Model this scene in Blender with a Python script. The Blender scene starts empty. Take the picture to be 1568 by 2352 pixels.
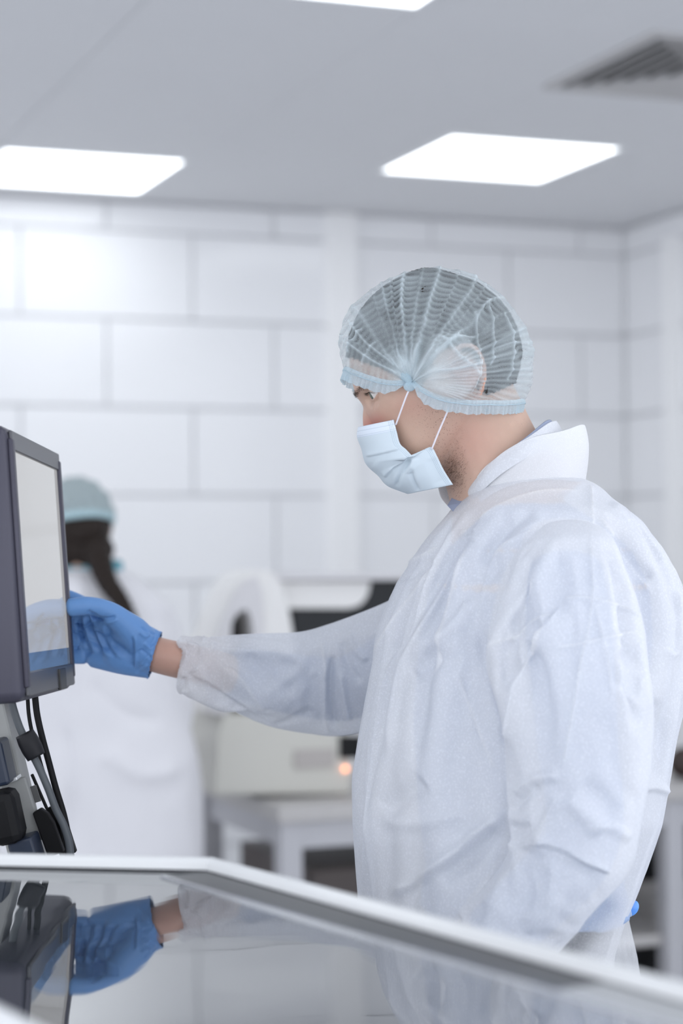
import bpy, bmesh, math, random
import numpy as np
from mathutils import Vector, Matrix
random.seed(7)
rng = np.random.default_rng(7)
SC = bpy.context.scene
COL = SC.collection

# ------------------------------------------------------------------ camera
F = 4600.0; CZ = 1.43
YAW, PIT, ROL = (math.radians(v) for v in (20.8, 1.27, -0.5))
fw = np.array([0, math.cos(PIT), math.sin(PIT)]); up0 = np.array([0, -math.sin(PIT), math.cos(PIT)])
rt0 = np.array([1.0, 0, 0])
rt = rt0 * math.cos(ROL) + up0 * math.sin(ROL); up = -rt0 * math.sin(ROL) + up0 * math.cos(ROL)
CAM = np.array([0, 0, CZ])
ea = np.array([math.cos(YAW), math.sin(YAW), 0]); ed = np.array([-math.sin(YAW), math.cos(YAW), 0])
cam_data = bpy.data.cameras.new('camera'); cam = bpy.data.objects.new('camera', cam_data); COL.objects.link(cam)
cam_data.sensor_fit = 'VERTICAL'; cam_data.sensor_height = 36.0; cam_data.lens = 36.0 * F / 2352
cam.matrix_world = Matrix(((rt[0], up[0], -fw[0], 0), (rt[1], up[1], -fw[1], 0), (rt[2], up[2], -fw[2], CZ), (0, 0, 0, 1)))
cam_data.clip_start = 0.05
cam_data.dof.use_dof = True; cam_data.dof.focus_distance = 2.27; cam_data.dof.aperture_fstop = 3.0
SC.camera = cam

# ------------------------------------------------------------------ world, exposure
wd = bpy.data.worlds.new('world'); SC.world = wd; wd.use_nodes = True
wd.node_tree.nodes['Background'].inputs[0].default_value = (0.89, 0.925, 1.0, 1)
wd.node_tree.nodes['Background'].inputs[1].default_value = 1.33
SC.view_settings.view_transform = 'Standard'; SC.view_settings.look = 'None'
SC.view_settings.exposure = 0.76; SC.view_settings.gamma = 1.0; SC.view_settings.use_curve_mapping = False
LIGHT_POWER = 2.3

# ------------------------------------------------------------------ helpers
def ray(px, py): return (px - 784) / F * rt - (py - 1176) / F * up + fw
def W(px, py, Z): return CAM + ray(px, py) * Z                      # photograph point at a depth, in metres
def onz(px, py, z): d = ray(px, py); return CAM + d * ((z - CZ) / d[2])
def proj(v):
    v = np.asarray(v, float) - CAM; z = v @ fw
    return np.stack([784 + F * (v @ rt) / z, 1176 - F * (v @ up) / z, z], -1)
def R(a, d, z=0.0): return a * ea + d * ed + np.array([0, 0, z])      # room axes: along the back wall, towards it, up

def nodes_of(m): return m.node_tree.nodes, m.node_tree.links
def mat(name, col, rough=0.5, metal=0.0, spec=0.5, coat=0.0, alpha=1.0, bump=0.0, bscale=200.0, sub=0.0, ior=1.5, emit=None, trans=0.0, vary=0.0, vscale=6.0):
    m = bpy.data.materials.new(name); m.use_nodes = True
    n, l = nodes_of(m); b = n['Principled BSDF']
    b.inputs['Base Color'].default_value = (*col, 1); b.inputs['Roughness'].default_value = rough
    b.inputs['Metallic'].default_value = metal; b.inputs['Specular IOR Level'].default_value = spec
    b.inputs['Coat Weight'].default_value = coat; b.inputs['Coat Roughness'].default_value = 0.08
    b.inputs['Alpha'].default_value = alpha; b.inputs['IOR'].default_value = ior
    b.inputs['Transmission Weight'].default_value = trans
    if sub: b.inputs['Subsurface Weight'].default_value = sub; b.inputs['Subsurface Scale'].default_value = 0.01
    if emit: b.inputs['Emission Color'].default_value = (*emit[0], 1); b.inputs['Emission Strength'].default_value = emit[1]
    if bump or vary:
        tc = n.new('ShaderNodeTexCoord')
    if bump:
        t = n.new('ShaderNodeTexNoise'); t.inputs['Scale'].default_value = bscale; t.inputs['Detail'].default_value = 4
        l.new(tc.outputs['Object'], t.inputs['Vector'])
        bp = n.new('ShaderNodeBump'); bp.inputs['Strength'].default_value = bump; bp.inputs['Distance'].default_value = 0.002
        l.new(t.outputs['Fac'], bp.inputs['Height']); l.new(bp.outputs['Normal'], b.inputs['Normal'])
    if vary:
        t2 = n.new('ShaderNodeTexNoise'); t2.inputs['Scale'].default_value = vscale; t2.inputs['Detail'].default_value = 5
        l.new(tc.outputs['Object'], t2.inputs['Vector'])
        mx = n.new('ShaderNodeMix'); mx.data_type = 'RGBA'
        mx.inputs['A'].default_value = (*[c * (1 - vary) for c in col], 1); mx.inputs['B'].default_value = (*[min(1, c * (1 + vary)) for c in col], 1)
        l.new(t2.outputs['Fac'], mx.inputs['Factor']); l.new(mx.outputs['Result'], b.inputs['Base Color'])
    return m

def link(name, me, m=None, parent=None, loc=None, smooth=False):
    o = bpy.data.objects.new(name, me); COL.objects.link(o)
    if m is not None and not me.materials: me.materials.append(m)
    if parent is not None: o.parent = parent
    if loc is not None: o.location = loc
    if smooth and len(me.polygons): me.polygons.foreach_set('use_smooth', [True] * len(me.polygons))
    return o
def mesh(name, v, f, m=None, parent=None, smooth=False, loc=None):
    me = bpy.data.meshes.new(name); me.from_pydata([tuple(map(float, p)) for p in v], [], [tuple(map(int, q)) for q in f]); me.update()
    return link(name, me, m, parent, loc, smooth)
def empty(name, loc=(0, 0, 0), rot=0.0):
    o = bpy.data.objects.new(name, None); COL.objects.link(o); o.location = loc; o.rotation_euler = (0, 0, rot); o.empty_display_size = 0.05
    return o
def tag(o, label=None, cat=None, group=None, kind=None):
    if label: o['label'] = label
    if cat: o['category'] = cat
    if group: o['group'] = group
    if kind: o['kind'] = kind
    return o
def from_bm(name, bm, m=None, parent=None, smooth=False, loc=None):
    bmesh.ops.recalc_face_normals(bm, faces=bm.faces)
    me = bpy.data.meshes.new(name); bm.to_mesh(me); bm.free()
    return link(name, me, m, parent, loc, smooth)
def bm_box(bm, c, s, bev=0.0, M=None, seg=2):
    g = bmesh.ops.create_cube(bm, size=1.0)['verts']
    bmesh.ops.scale(bm, vec=s, verts=g)
    if bev:
        es = list({e for v in g for e in v.link_edges})
        r = bmesh.ops.bevel(bm, geom=es, offset=bev, segments=seg, affect='EDGES', profile=0.5)
        g = list({v for v in r['verts']} | {v for v in g if v.is_valid})
    if M is not None: bmesh.ops.transform(bm, matrix=M, verts=g)
    bmesh.ops.translate(bm, vec=c, verts=g)
    return g
def box(name, c, s, m, parent=None, bev=0.0, M=None, seg=2, smooth=False):
    bm = bmesh.new(); bm_box(bm, c, s, bev, M, seg); return from_bm(name, bm, m, parent, smooth)
def loft_data(rings, cap=True):
    n = len(rings[0]); v = [p for r in rings for p in r]; f = []
    for i in range(len(rings) - 1):
        for j in range(n):
            f.append((i * n + j, i * n + (j + 1) % n, (i + 1) * n + (j + 1) % n, (i + 1) * n + j))
    if cap:
        f.append(tuple(range(n - 1, -1, -1))); f.append(tuple((len(rings) - 1) * n + j for j in range(n)))
    return v, f
def frames(path):
    path = np.asarray(path, float); T = np.gradient(path, axis=0); T /= np.linalg.norm(T, axis=1)[:, None] + 1e-12
    ref = np.array([0, 1.0, 0]) if abs(T[0][1]) < 0.9 else np.array([0, 0, 1.0])
    N = []; n = ref - T[0] * (ref @ T[0]); n /= np.linalg.norm(n)
    for t in T:
        n = n - t * (n @ t); n /= np.linalg.norm(n); N.append(n.copy())
    N = np.array(N); return T, N, np.cross(T, N)
def tube_rings(path, rad, segs=12, rad2=None):
    T, N, B = frames(path); rad = np.broadcast_to(rad, len(path)); rad2 = rad if rad2 is None else np.broadcast_to(rad2, len(path))
    a = np.linspace(0, 2 * np.pi, segs, endpoint=False)
    return [p + np.outer(np.cos(a), n) * r1 + np.outer(np.sin(a), b) * r2 for p, n, b, r1, r2 in zip(np.asarray(path, float), N, B, rad, rad2)]
def spline(pts, n):
    P = np.asarray(pts, float); k = len(P); d = np.r_[0, np.cumsum(np.linalg.norm(np.diff(P, axis=0), axis=1) + 1e-9)]
    t = np.linspace(0, d[-1], n); Mt = np.zeros_like(P)
    Mt[1:-1] = (P[2:] - P[:-2]) / (d[2:] - d[:-2])[:, None]; Mt[0] = (P[1] - P[0]) / (d[1] - d[0]); Mt[-1] = (P[-1] - P[-2]) / (d[-1] - d[-2])
    i = np.clip(np.searchsorted(d, t, side='right') - 1, 0, k - 2); h = (d[i + 1] - d[i])[:, None]; s = ((t - d[i]) / h[:, 0])[:, None]
    return (2 * s**3 - 3 * s**2 + 1) * P[i] + (s**3 - 2 * s**2 + s) * h * Mt[i] + (-2 * s**3 + 3 * s**2) * P[i + 1] + (s**3 - s**2) * h * Mt[i + 1]
def tube(name, pts, rad, m, parent=None, segs=10, n=24, smooth=True, rad2=None):
    path = spline(pts, n)
    if not np.isscalar(rad): rad = np.interp(np.linspace(0, 1, n), np.linspace(0, 1, len(rad)), rad)
    v, f = loft_data(tube_rings(path, rad, segs, rad2)); return mesh(name, v, f, m, parent, smooth)
def prism(name, poly, vec, m, parent=None, bev=0.0, smooth=False):
    poly = [np.asarray(p, float) for p in poly]; n = len(poly); v = poly + [p + np.asarray(vec) for p in poly]
    f = [tuple(range(n)), tuple(range(2 * n - 1, n - 1, -1))] + [(i, (i + 1) % n, n + (i + 1) % n, n + i) for i in range(n)]
    bm = bmesh.new(); vs = [bm.verts.new(p) for p in v]
    for q in f: bm.faces.new([vs[i] for i in q])
    bmesh.ops.recalc_face_normals(bm, faces=bm.faces)
    if bev: bmesh.ops.bevel(bm, geom=list(bm.edges), offset=bev, segments=2, affect='EDGES', profile=0.5)
    return from_bm(name, bm, m, parent, smooth)
def bake(o, mods):
    """apply modifiers without operators"""
    for t, kw in mods:
        md = o.modifiers.new(t, t)
        for k, v in kw.items(): setattr(md, k, v)
    dg = bpy.context.evaluated_depsgraph_get(); dg.update()
    me = bpy.data.meshes.new_from_object(o.evaluated_get(dg)); old = o.data; o.modifiers.clear(); o.data = me
    if not me.materials:
        for mm in old.materials: me.materials.append(mm)
    me.name = o.name; bpy.data.meshes.remove(old)
    return o
def get_v(o):
    a = np.empty(len(o.data.vertices) * 3); o.data.vertices.foreach_get('co', a); return a.reshape(-1, 3)
def set_v(o, v): o.data.vertices.foreach_set('co', np.ascontiguousarray(v).ravel()); o.data.update()
def get_n(o):
    a = np.empty(len(o.data.vertices) * 3); o.data.vertex_normals.foreach_get('vector', a); return a.reshape(-1, 3)
def shade(o): o.data.polygons.foreach_set('use_smooth', [True] * len(o.data.polygons)); return o

# ------------------------------------------------------------------ materials
M_ceil = mat('ceiling_paint', (0.83, 0.835, 0.85), 0.7, bump=0.05, bscale=60)
M_tile = mat('wall_panel_gloss', (0.91, 0.915, 0.93), 0.13, spec=0.33, vary=0.012, vscale=1.2)
M_joint = mat('wall_joint_grey', (0.60, 0.61, 0.65), 0.6)
M_white = mat('white_plastic', (0.84, 0.845, 0.85), 0.35)
M_trim = mat('trim_bright_white', (0.96, 0.96, 0.96), 0.3)
M_floor = mat('floor_grey_vinyl', (0.42, 0.43, 0.45), 0.35, vary=0.06, vscale=3)
M_led = mat('led_diffuser', (0.9, 0.9, 0.9), 0.5, emit=((0.93, 0.97, 1.0), LIGHT_POWER))
M_alu = mat('aluminium_rim', (0.80, 0.81, 0.82), 0.30, metal=0.35)
M_dark = mat('dark_plastic', (0.012, 0.013, 0.015), 0.5, spec=.3, bump=0.05, bscale=400)
M_black = mat('black_rubber', (0.004, 0.004, 0.005), 0.55, spec=.25)
M_beige = mat('beige_machine_enamel', (0.60, 0.59, 0.54), 0.45, vary=0.03)

# ------------------------------------------------------------------ the room
H = 2.81; AC, DC = 4.143, 7.495
Z0 = lambda v: tuple(v)
RZ = YAW
def struct(name, a, d, z=0): o = empty(name, tuple(R(a, d, z)), RZ); tag(o, kind='structure'); return o
def rbox(name, parent, x0, x1, y0, y1, z0, z1, m, bev=0.0):
    return box(name, ((x0 + x1) / 2, (y0 + y1) / 2, (z0 + z1) / 2), (x1 - x0, y1 - y0, z1 - z0), m, parent, bev)
# floor
fl = box('floor', (0, 0, 0), (9.2, 11.2, 0.1), M_floor); fl.location = tuple(R(AC - 4.4, DC - 5.3, -0.05)); fl.rotation_euler = (0, 0, RZ); tag(fl, kind='structure')
# back wall with laid wall panels
wb = box('wall_back', (0, 0, 0), (8.6, 0.10, 2.95), M_joint); wb.location = tuple(R(AC - 4.15, DC + 0.064, 1.43)); wb.rotation_euler = (0, 0, RZ); tag(wb, kind='structure')
wr = box('wall_right', (0, 0, 0), (0.10, 5.2, 2.95), M_joint); wr.location = tuple(R(AC + 0.064, DC - 2.5, 1.43)); wr.rotation_euler = (0, 0, RZ); tag(wr, kind='structure')
TW, TH, G = 0.68, 0.34, 0.006
tile_cache = {}
def tile(parent, cx, cy, cz, w, h, axis):
    key = (round(w, 3), round(h, 3), axis)
    s = (w - G, 0.02, h - G) if axis == 'x' else (0.02, w - G, h - G)
    if key not in tile_cache:
        o = box('wall_panel', (0, 0, 0), s, M_tile, parent, 0.0025, seg=1); tile_cache[key] = o.data
    else: o = link('wall_panel', tile_cache[key], None, parent)
    o.location = (cx, cy, cz); return o
rows = []
zt = 2.692
rows.append((zt, H - 0.004, 0))
k = 0
while zt > 0.02:
    zb = max(0.012, zt - TH); rows.append((zb, zt, (k + 1) % 2)); zt -= TH; k += 1
def joints(row_off, lo, hi):
    js = [lo]; x = (1.888 if row_off == 0 else 1.552) - 12 * TW
    while x < hi - 0.03:
        if x > lo + 0.03: js.append(x)
        x += TW
    return js + [hi]
for zb, z1, off in rows:
    js = joints(off, AC - 5.3, AC - 0.006)
    for x0, x1 in zip(js[:-1], js[1:]):
        tile(wb, (x0 + x1) / 2 - (AC - 4.15), -0.062, (zb + z1) / 2 - 1.43, x1 - x0, z1 - zb, 'x')
    js2 = joints(off, AC - 3.06, AC - 0.006)
    for x0, x1 in zip(js2[:-1], js2[1:]):
        dd = DC - 0.006 - (AC - 0.006 - (x0 + x1) / 2)
        tile(wr, -0.062, dd - (DC - 2.5), (zb + z1) / 2 - 1.43, x1 - x0, z1 - zb, 'y')
t1 = box('trim_1', (0, 0, 0), (0.135, 0.03, H - 0.004), M_trim, None, 0.004); t1.location = tuple(R(2.849, DC - 0.0142, H / 2)); t1.rotation_euler = (0, 0, RZ); tag(t1, kind='structure')
t2 = box('trim_2', (0, 0, 0), (0.03, 0.12, H - 0.10), M_trim, None, 0.004); t2.location = tuple(R(AC - 0.0142, 7.08, H / 2 - 0.05)); t2.rotation_euler = (0, 0, RZ); tag(t2, kind='structure')
# ceiling: carrier slab with square panels, lights and an air vent set into the grid
CG = 0.67; A0, D0 = 1.31, 6.63
ce = box('ceiling', (0, 0, 0), (8.6, 10.2, 0.08), M_ceil); ce.location = tuple(R(AC - 4.25, DC - 5.0, H + 0.052)); ce.rotation_euler = (0, 0, RZ); tag(ce, kind='structure')
lights = {(0, 0), (2, -1), (0, -4), (-4, -4), (2, -5), (2, -9), (0, -8), (-4, -8), (0, -11), (-2, -2), (-4, 0), (-3, -11), (3, -12), (-1, -13)}  # those out of view are unseen panels added to brighten man and room
vent_cell = (2, -3)
ctile = None
for i in range(-6, 5):
    for j in range(-13, 2):
        a0 = A0 + i * CG; d0 = D0 + j * CG; a1 = min(a0 + CG, AC - 0.002); d1 = min(d0 + CG, DC - 0.002)
        if (i, j) in lights or (i, j) == vent_cell or a0 > AC - 0.03 or d0 > DC - 0.03: continue
        full = a1 - a0 > CG - 1e-6 and d1 - d0 > CG - 1e-6
        if full and ctile is not None: o = link('ceiling_panel', ctile, None, ce)
        else:
            o = box('ceiling_panel', (0, 0, 0), (a1 - a0 - 0.003, d1 - d0 - 0.003, 0.012), M_ceil, ce, 0.002, seg=1)
            if full: ctile = o.data
        o.location = ((a0 + a1) / 2 - (AC - 4.25), (d0 + d1) / 2 - (DC - 5.0), -0.046)
M_ledframe = mat('light_frame_white', (0.86, 0.87, 0.88), 0.4)
lt = {(0, 0): 'glowing square ceiling light nearest the back wall, cut by the photo edge on one side', (2, -1): 'glowing square ceiling light whole in view above the man in the hairnet', (0, -4): 'glowing square ceiling light at the very top edge of the photo, mostly out of frame'}
for (i, j) in sorted(lights):
    L = empty('ceiling_light', tuple(R(A0 + (i + .5) * CG, D0 + (j + .5) * CG, H)), RZ)
    tag(L, lt.get((i, j), 'added unseen square ceiling light for fill, behind or beside the camera'), 'ceiling light', 'square ceiling lights')
    h = CG / 2 - 0.003
    bm = bmesh.new()
    for c, s in (((0, h - .011, 0), (2 * h, .022, .014)), ((0, -h + .011, 0), (2 * h, .022, .014)), ((h - .011, 0, 0), (.022, 2 * h - .044, .014)), ((-h + .011, 0, 0), (.022, 2 * h - .044, .014))): bm_box(bm, c, s)
    from_bm('frame', bm, M_ledframe, L)
    box('diffuser', (0, 0, 0.001), (2 * h - .044, 2 * h - .044, 0.008), M_led, L)
# air vent: four-way louvred diffuser
M_vent = mat('vent_metal', (0.60, 0.59, 0.585), 0.5); M_ventback = mat('vent_duct_dark', (0.02, 0.022, 0.025), 0.8)
V = empty('air_vent', tuple(R(A0 + 2.5 * CG, D0 - 2.5 * CG, H)), RZ); tag(V, 'four-way square air vent with nested dark louvres in the ceiling above the man', 'air vent')
h = CG / 2 - .004
bm = bmesh.new()
for c, s in (((0, h - .016, 0.0), (2 * h, .032, .016)), ((0, -h + .016, 0.0), (2 * h, .032, .016)), ((h - .016, 0, 0.0), (.032, 2 * h - .064, .016)), ((-h + .016, 0, 0.0), (.032, 2 * h - .064, .016))): bm_box(bm, c, s, 0.003, seg=1)
from_bm('frame', bm, M_vent, V)
box('duct', (0, 0, 0.006), (2 * h - .05, 2 * h - .05, 0.004), M_ventback, V)
def louvre(r, p=0.0):
    # one square ring of sloped blade: inner top edge, outer bottom edge
    v = []; 
    for rr, z in ((r, -0.016), (r - 0.010, 0.003), (r - 0.012, 0.003), (r - 0.0025, -0.0165)):
        v += [(-rr, -rr, z), (rr, -rr, z), (rr, rr, z), (-rr, rr, z)]
    f = []
    for q in range(4):
        q2 = (q + 1) % 4
        for i in range(4): f.append((q * 4 + i, q * 4 + (i + 1) % 4, q2 * 4 + (i + 1) % 4, q2 * 4 + i))
    return v, f
for q in range(6):
    v, f = louvre(h - 0.05 - q * 0.045); mesh('louvre', v, f, M_vent, V)

# ------------------------------------------------------------------ console with glass top in front
M_glass = mat('dark_gloss_glass_lid', (0.035, 0.040, 0.045), 0.02, spec=1.0, ior=3.0)
n, l = nodes_of(M_glass)
tc = n.new('ShaderNodeTexCoord'); tx = n.new('ShaderNodeTexNoise'); tx.inputs['Scale'].default_value = 9; tx.inputs['Detail'].default_value = 1.0
mp = n.new('ShaderNodeMapping'); mp.inputs['Scale'].default_value = (1, 1, 1); l.new(tc.outputs['Object'], mp.inputs['Vector']); l.new(mp.outputs['Vector'], tx.inputs['Vector'])
bp = n.new('ShaderNodeBump'); bp.inputs['Strength'].default_value = 0.05; bp.inputs['Distance'].default_value = 0.01
l.new(tx.outputs['Fac'], bp.inputs['Height']); l.new(bp.outputs['Normal'], n['Principled BSDF'].inputs['Normal'])
M_rim = mat('white_rim_gloss', (0.80, 0.81, 0.81), 0.28, coat=0.4)
M_gasket = mat('dark_gasket', (0.03, 0.03, 0.035), 0.3)
M_cons = mat('console_body_white', (0.70, 0.71, 0.72), 0.4)
ZR = CZ - .2735; ZG = CZ - .286
P1 = onz(495, 1968, ZR); P2 = onz(1568, 2250, ZR); Pf = onz(0, 1958, ZR)
e1 = (P1 - Pf) / np.linalg.norm(P1 - Pf); e2 = (P2 - P1) / np.linalg.norm(P2 - P1)
Lq = onz(0, 2325, ZR)                                             # a point on the other long edge
nn = np.array([e2[1], -e2[0], 0]); wdt = abs((Lq - P1) @ nn)
P3 = P1 + e2 * 1.5
P0 = P1 - e1 * (wdt / abs(e1 @ nn)); P4 = P0 + e2 * 1.55
con = empty('inspection_console', tuple((P1 + P4) / 2 * np.array([1, 1, 0]))); tag(con, 'white console with mirror-like dark glass lid and pale rim in front of the man', 'machine')
co = np.array(con.location)
def rel(p): return np.asarray(p) - co
out = [P0, P1, P3, P4]
def inset(poly, dist):
    n = len(poly); res = []; c = sum(poly) / n
    for i in range(n):
        p0, p1, p2 = poly[i - 1], poly[i], poly[(i + 1) % n]
        def off(a, b):
            d = (b - a)[:2]; d = d / np.linalg.norm(d); nr = np.array([-d[1], d[0]])
            if nr @ (c[:2] - a[:2]) < 0: nr = -nr
            return a[:2] + nr * dist, d
        a, da = off(p0, p1); b, db = off(p1, p2)
        t = np.linalg.solve(np.array([da, -db]).T, b - a); q = a + da * t[0]; res.append(np.array([q[0], q[1], p1[2]]))
    return res
def setz(poly, z): return [rel(np.array([p[0], p[1], z])) for p in poly]
# rim: rounded profile swept round the outline
prof = [(0.0, -0.016), (0.0, -0.004), (0.0015, -0.0012), (0.004, 0.0), (0.006, 0.0), (0.0095, -0.0012), (0.0115, -0.004), (0.0125, -0.009), (0.0128, -0.016)]
rings = [setz(inset(out, i), ZR + z) for i, z in prof]
rings = [[rings[k][c] for k in range(len(prof))] for c in range(4)]
v, f = loft_data(rings + [rings[0]], cap=False)
rim = mesh('rim', v, f, M_rim, con)
g0 = setz(inset(out, 0.0127), ZG + .0022); g1 = setz(inset(out, 0.0145), ZG + .0005)
v = g0 + g1; f = [(i, (i + 1) % 4, 4 + (i + 1) % 4, 4 + i) for i in range(4)]
mesh('gasket', v, f, M_gasket, con)
gl = setz(inset(out, 0.0129), ZG)
prism('glass_lid', gl, (0, 0, -0.006), M_glass, con)
low = setz(inset(out, 0.004), ZR - .017)
prism('console_body', low, (0, 0, -(ZR - .017) + .06), M_cons, con)
prism('plinth', setz(inset(out, 0.04), 0.0), (0, 0, .06), M_black, con)
# tracks: chrome strip and dark strip of the sliding rail beside the right rim
M_chrome = mat('chrome_rail', (0.62, 0.63, 0.65), 0.12, metal=1.0)
M_rail = mat('dark_rail_seal', (0.035, 0.037, 0.042), 0.35)
inn = inset(out, 0.0145)
def strip(name, t0, t1, w0, w1, z, m):
    q = [inn[1] + e2 * t0, inn[1] + e2 * t1]; nrm = (inn[0] - inn[1]); nrm = nrm - e2 * (nrm @ e2); nrm /= np.linalg.norm(nrm)
    poly = [rel(np.array([*(p + nrm * w)[:2], ZG])) for p, w in ((q[0], w0), (q[1], w0), (q[1], w1), (q[0], w1))]
    return prism(name, poly, (0, 0, z), m, con, 0.0004)
strip('slide_rail', 0.0, 0.57, 0.0, 0.040, 0.0012, M_rail)
strip('slide_rail', 0.57, 1.4, 0.0, 0.040, 0.0012, mat('pale_rail_grey', (.42, .43, .44), .35))
strip('rail_edge', 0.0, 1.4, 0.0405, 0.045, 0.0016, M_chrome)

# ------------------------------------------------------------------ monitor
M_bezel = mat('monitor_bezel_plum_grey', (0.060, 0.058, 0.082), 0.38, metal=0.25, bump=0.06, bscale=700)
M_bezel2 = mat('monitor_face_grey', (0.085, 0.087, 0.097), 0.30, metal=0.3, bump=0.04, bscale=700)
M_screen = mat('monitor_screen', (0.12, 0.122, 0.125), 0.04, spec=0.9, ior=1.8, emit=((.80, .79, .77), .22))
TN, TF = W(10, 972, 2.10), W(130, 1032, 2.46); BN, BF = W(58, 1612, 2.10), W(172, 1582, 2.46)
yx = (TF + BF) / 2 - (TN + BN) / 2; MW = np.linalg.norm(yx); yx /= MW
zx = (TN + TF) / 2 - (BN + BF) / 2; MH = np.linalg.norm(zx); zx = zx / MH; zx -= yx * (zx @ yx); zx /= np.linalg.norm(zx)
xx = np.cross(yx, zx); xx /= np.linalg.norm(xx)
if xx[0] < 0: xx = -xx
MC = (TN + TF + BN + BF) / 4
mon = empty('monitor'); mon.matrix_world = Matrix(((xx[0], yx[0], zx[0], MC[0]), (xx[1], yx[1], zx[1], MC[1]), (xx[2], yx[2], zx[2], MC[2]), (0, 0, 0, 1)))
tag(mon, 'dark grey monitor tilted toward the man, its edge held by a blue glove', 'monitor')
bm = bmesh.new(); bm_box(bm, (-.024, 0, 0), (.048, MW, MH), .012, seg=3); from_bm('housing', bm, M_bezel, mon, True)
# screen frame: four bezel bars standing proud of the screen
b0 = .022
bm = bmesh.new(); bm_box(bm, (.0015, 0, MH / 2 - .0165), (.004, MW - .03, .021), .0012, seg=1); from_bm('top_bezel', bm, M_bezel2, mon)
bm = bmesh.new(); bm_box(bm, (.0015, 0, -MH / 2 + .0185), (.005, MW - .03, .026), .0015, seg=1); from_bm('bottom_bezel', bm, M_bezel2, mon)
for s in (-1, 1):
    bm = bmesh.new(); bm_box(bm, (.0015, s * (MW / 2 - .017), 0), (.006, .016, MH - .03), .002, seg=2); from_bm('side_bezel', bm, M_bezel, mon, True)
box('screen', (.0003, 0, .002), (.0012, MW - .046, MH - .058), M_screen, mon)
M_taskbar = mat('screen_taskbar_blue', (0.06, 0.085, 0.13), 0.04, spec=0.9, ior=1.8, emit=((.25, .35, .50), .12))
box('taskbar', (.0010, 0, -MH / 2 + .041), (.0006, MW - .048, .020), M_taskbar, mon)
M_tab = mat('dark_tab', (0.03, 0.03, 0.032), 0.4)
box('power_tab', (.0045, .06, -MH / 2 + .016), (.004, .045, .024), M_tab, mon, .001)
bm = bmesh.new(); bm_box(bm, (-.056, 0, 0), (.02, MW * .6, MH * .6), .008); from_bm('back_cover', bm, M_dark, mon)
box('mount_plate', (-.074, 0, -.02), (.018, .12, .12), M_dark, mon, .003)

# ------------------------------------------------------------------ monitor post with its clamp, pads and cables
M_post = mat('post_grey_paint', (0.34, 0.345, 0.335), 0.45, bump=0.05, bscale=500)
M_postlab = mat('post_label_grey', (0.10, 0.10, 0.10), 0.5)
M_navy = mat('navy_box_plastic', (0.018, 0.027, 0.05), 0.4)
base = W(60, 2100, 2.25)
post = empty('monitor_post', (base[0], base[1], 1.0)); tag(post, 'slanted grey post under the monitor with black holders clamped to it', 'stand')
pl = np.array(post.location)
zpost = lambda px, py, Z: W(px, py, Z) - pl
yv = fw * .045
def bar(name, p, q, w, dpt, m, bev=.003):
    p = np.asarray(p); q = np.asarray(q); t = q - p; L = np.linalg.norm(t); t /= L
    y = fw - t * (fw @ t); y /= np.linalg.norm(y); x = np.cross(y, t)
    Mx = Matrix(((x[0], y[0], t[0]), (x[1], y[1], t[1]), (x[2], y[2], t[2]))).to_4x4()
    bm = bmesh.new(); bm_box(bm, tuple((p + q) / 2), (w, dpt, L), bev, Mx, 2); return from_bm(name, bm, m, post)
bar('column', zpost(-45, 1500, 2.27), zpost(92, 2080, 2.27), .036, .05, M_post)
bar('label', zpost(66, 1808, 2.243), zpost(78, 1845, 2.243), .017, .003, M_postlab, .0004)
bar('cover_plate', zpost(30, 1792, 2.235), zpost(75, 1935, 2.235), .030, .012, M_post, .002)
bar('cover_lip', zpost(-6, 1803, 2.23), zpost(44, 1784, 2.23), .004, .03, M_alu, .001)
bar('clamp', zpost(-12, 1700, 2.21), zpost(10, 1800, 2.21), .022, .05, M_navy, .004)
bar('handset', zpost(0, 1815, 2.19), zpost(26, 1935, 2.19), .034, .05, M_black, .010)
bar('junction_box', zpost(52, 1922, 2.20), zpost(72, 1990, 2.20), .028, .05, M_navy, .003)
def paddle(x0, y0, x1, y1, w, Z):
    p = W(x0, y0, Z) - pl; q = W(x1, y1, Z) - pl; t = (q - p); L = np.linalg.norm(t); t /= L; x = np.cross(fw, t); x /= np.linalg.norm(x)
    if x[0] < 0: x = -x
    pts = [p, p + x * w * .55 - t * .002, p + x * w * .85 + t * .006, p + x * w + t * .018, q + x * w, q]
    return prism('holder_paddle', [a for a in pts], fw * .012, M_black, post, .0015)
paddle(74, 1868, 110, 1970, .019, 2.22); paddle(103, 1860, 138, 1970, .019, 2.26)
bar('guide_rod', zpost(73, 1778, 2.25), zpost(108, 1858, 2.25), .0035, .0035, M_black, .001)
prism('foot_plate', [np.array([-.12, -.10, 0]), np.array([.12, -.10, 0]), np.array([.12, .12, 0]), np.array([-.12, .12, 0])], (0, 0, .015), M_post, post, .003)
M_cable = mat('cable_grey', (0.075, 0.085, 0.095), 0.45); M_ferr = mat('ferrite_black', (0.010, 0.010, 0.013), 0.5, spec=.3)
c1 = empty('monitor_cable', tuple(W(155, 2000, 2.2))); tag(c1, 'thick grey monitor cable with a black ferrite core', 'cable')
cl = np.array(c1.location)
pt = [(22, 1590), (30, 1625), (44, 1668), (54, 1690), (72, 1728), (92, 1768), (112, 1815), (128, 1858), (148, 1900), (160, 1945), (163, 2010), (160, 2100)]
tube('cord', [W(x, y, 2.20 + .0001 * i) - cl for i, (x, y) in enumerate(pt)], .0043, M_cable, c1, 12, 60)
tube('ferrite_core', [W(x, y, 2.20) - cl for x, y in ((56, 1684), (57.5, 1687), (82, 1736), (83.5, 1739))], [.0105, .0118, .0118, .0105], M_ferr, c1, 24, 12)
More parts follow.
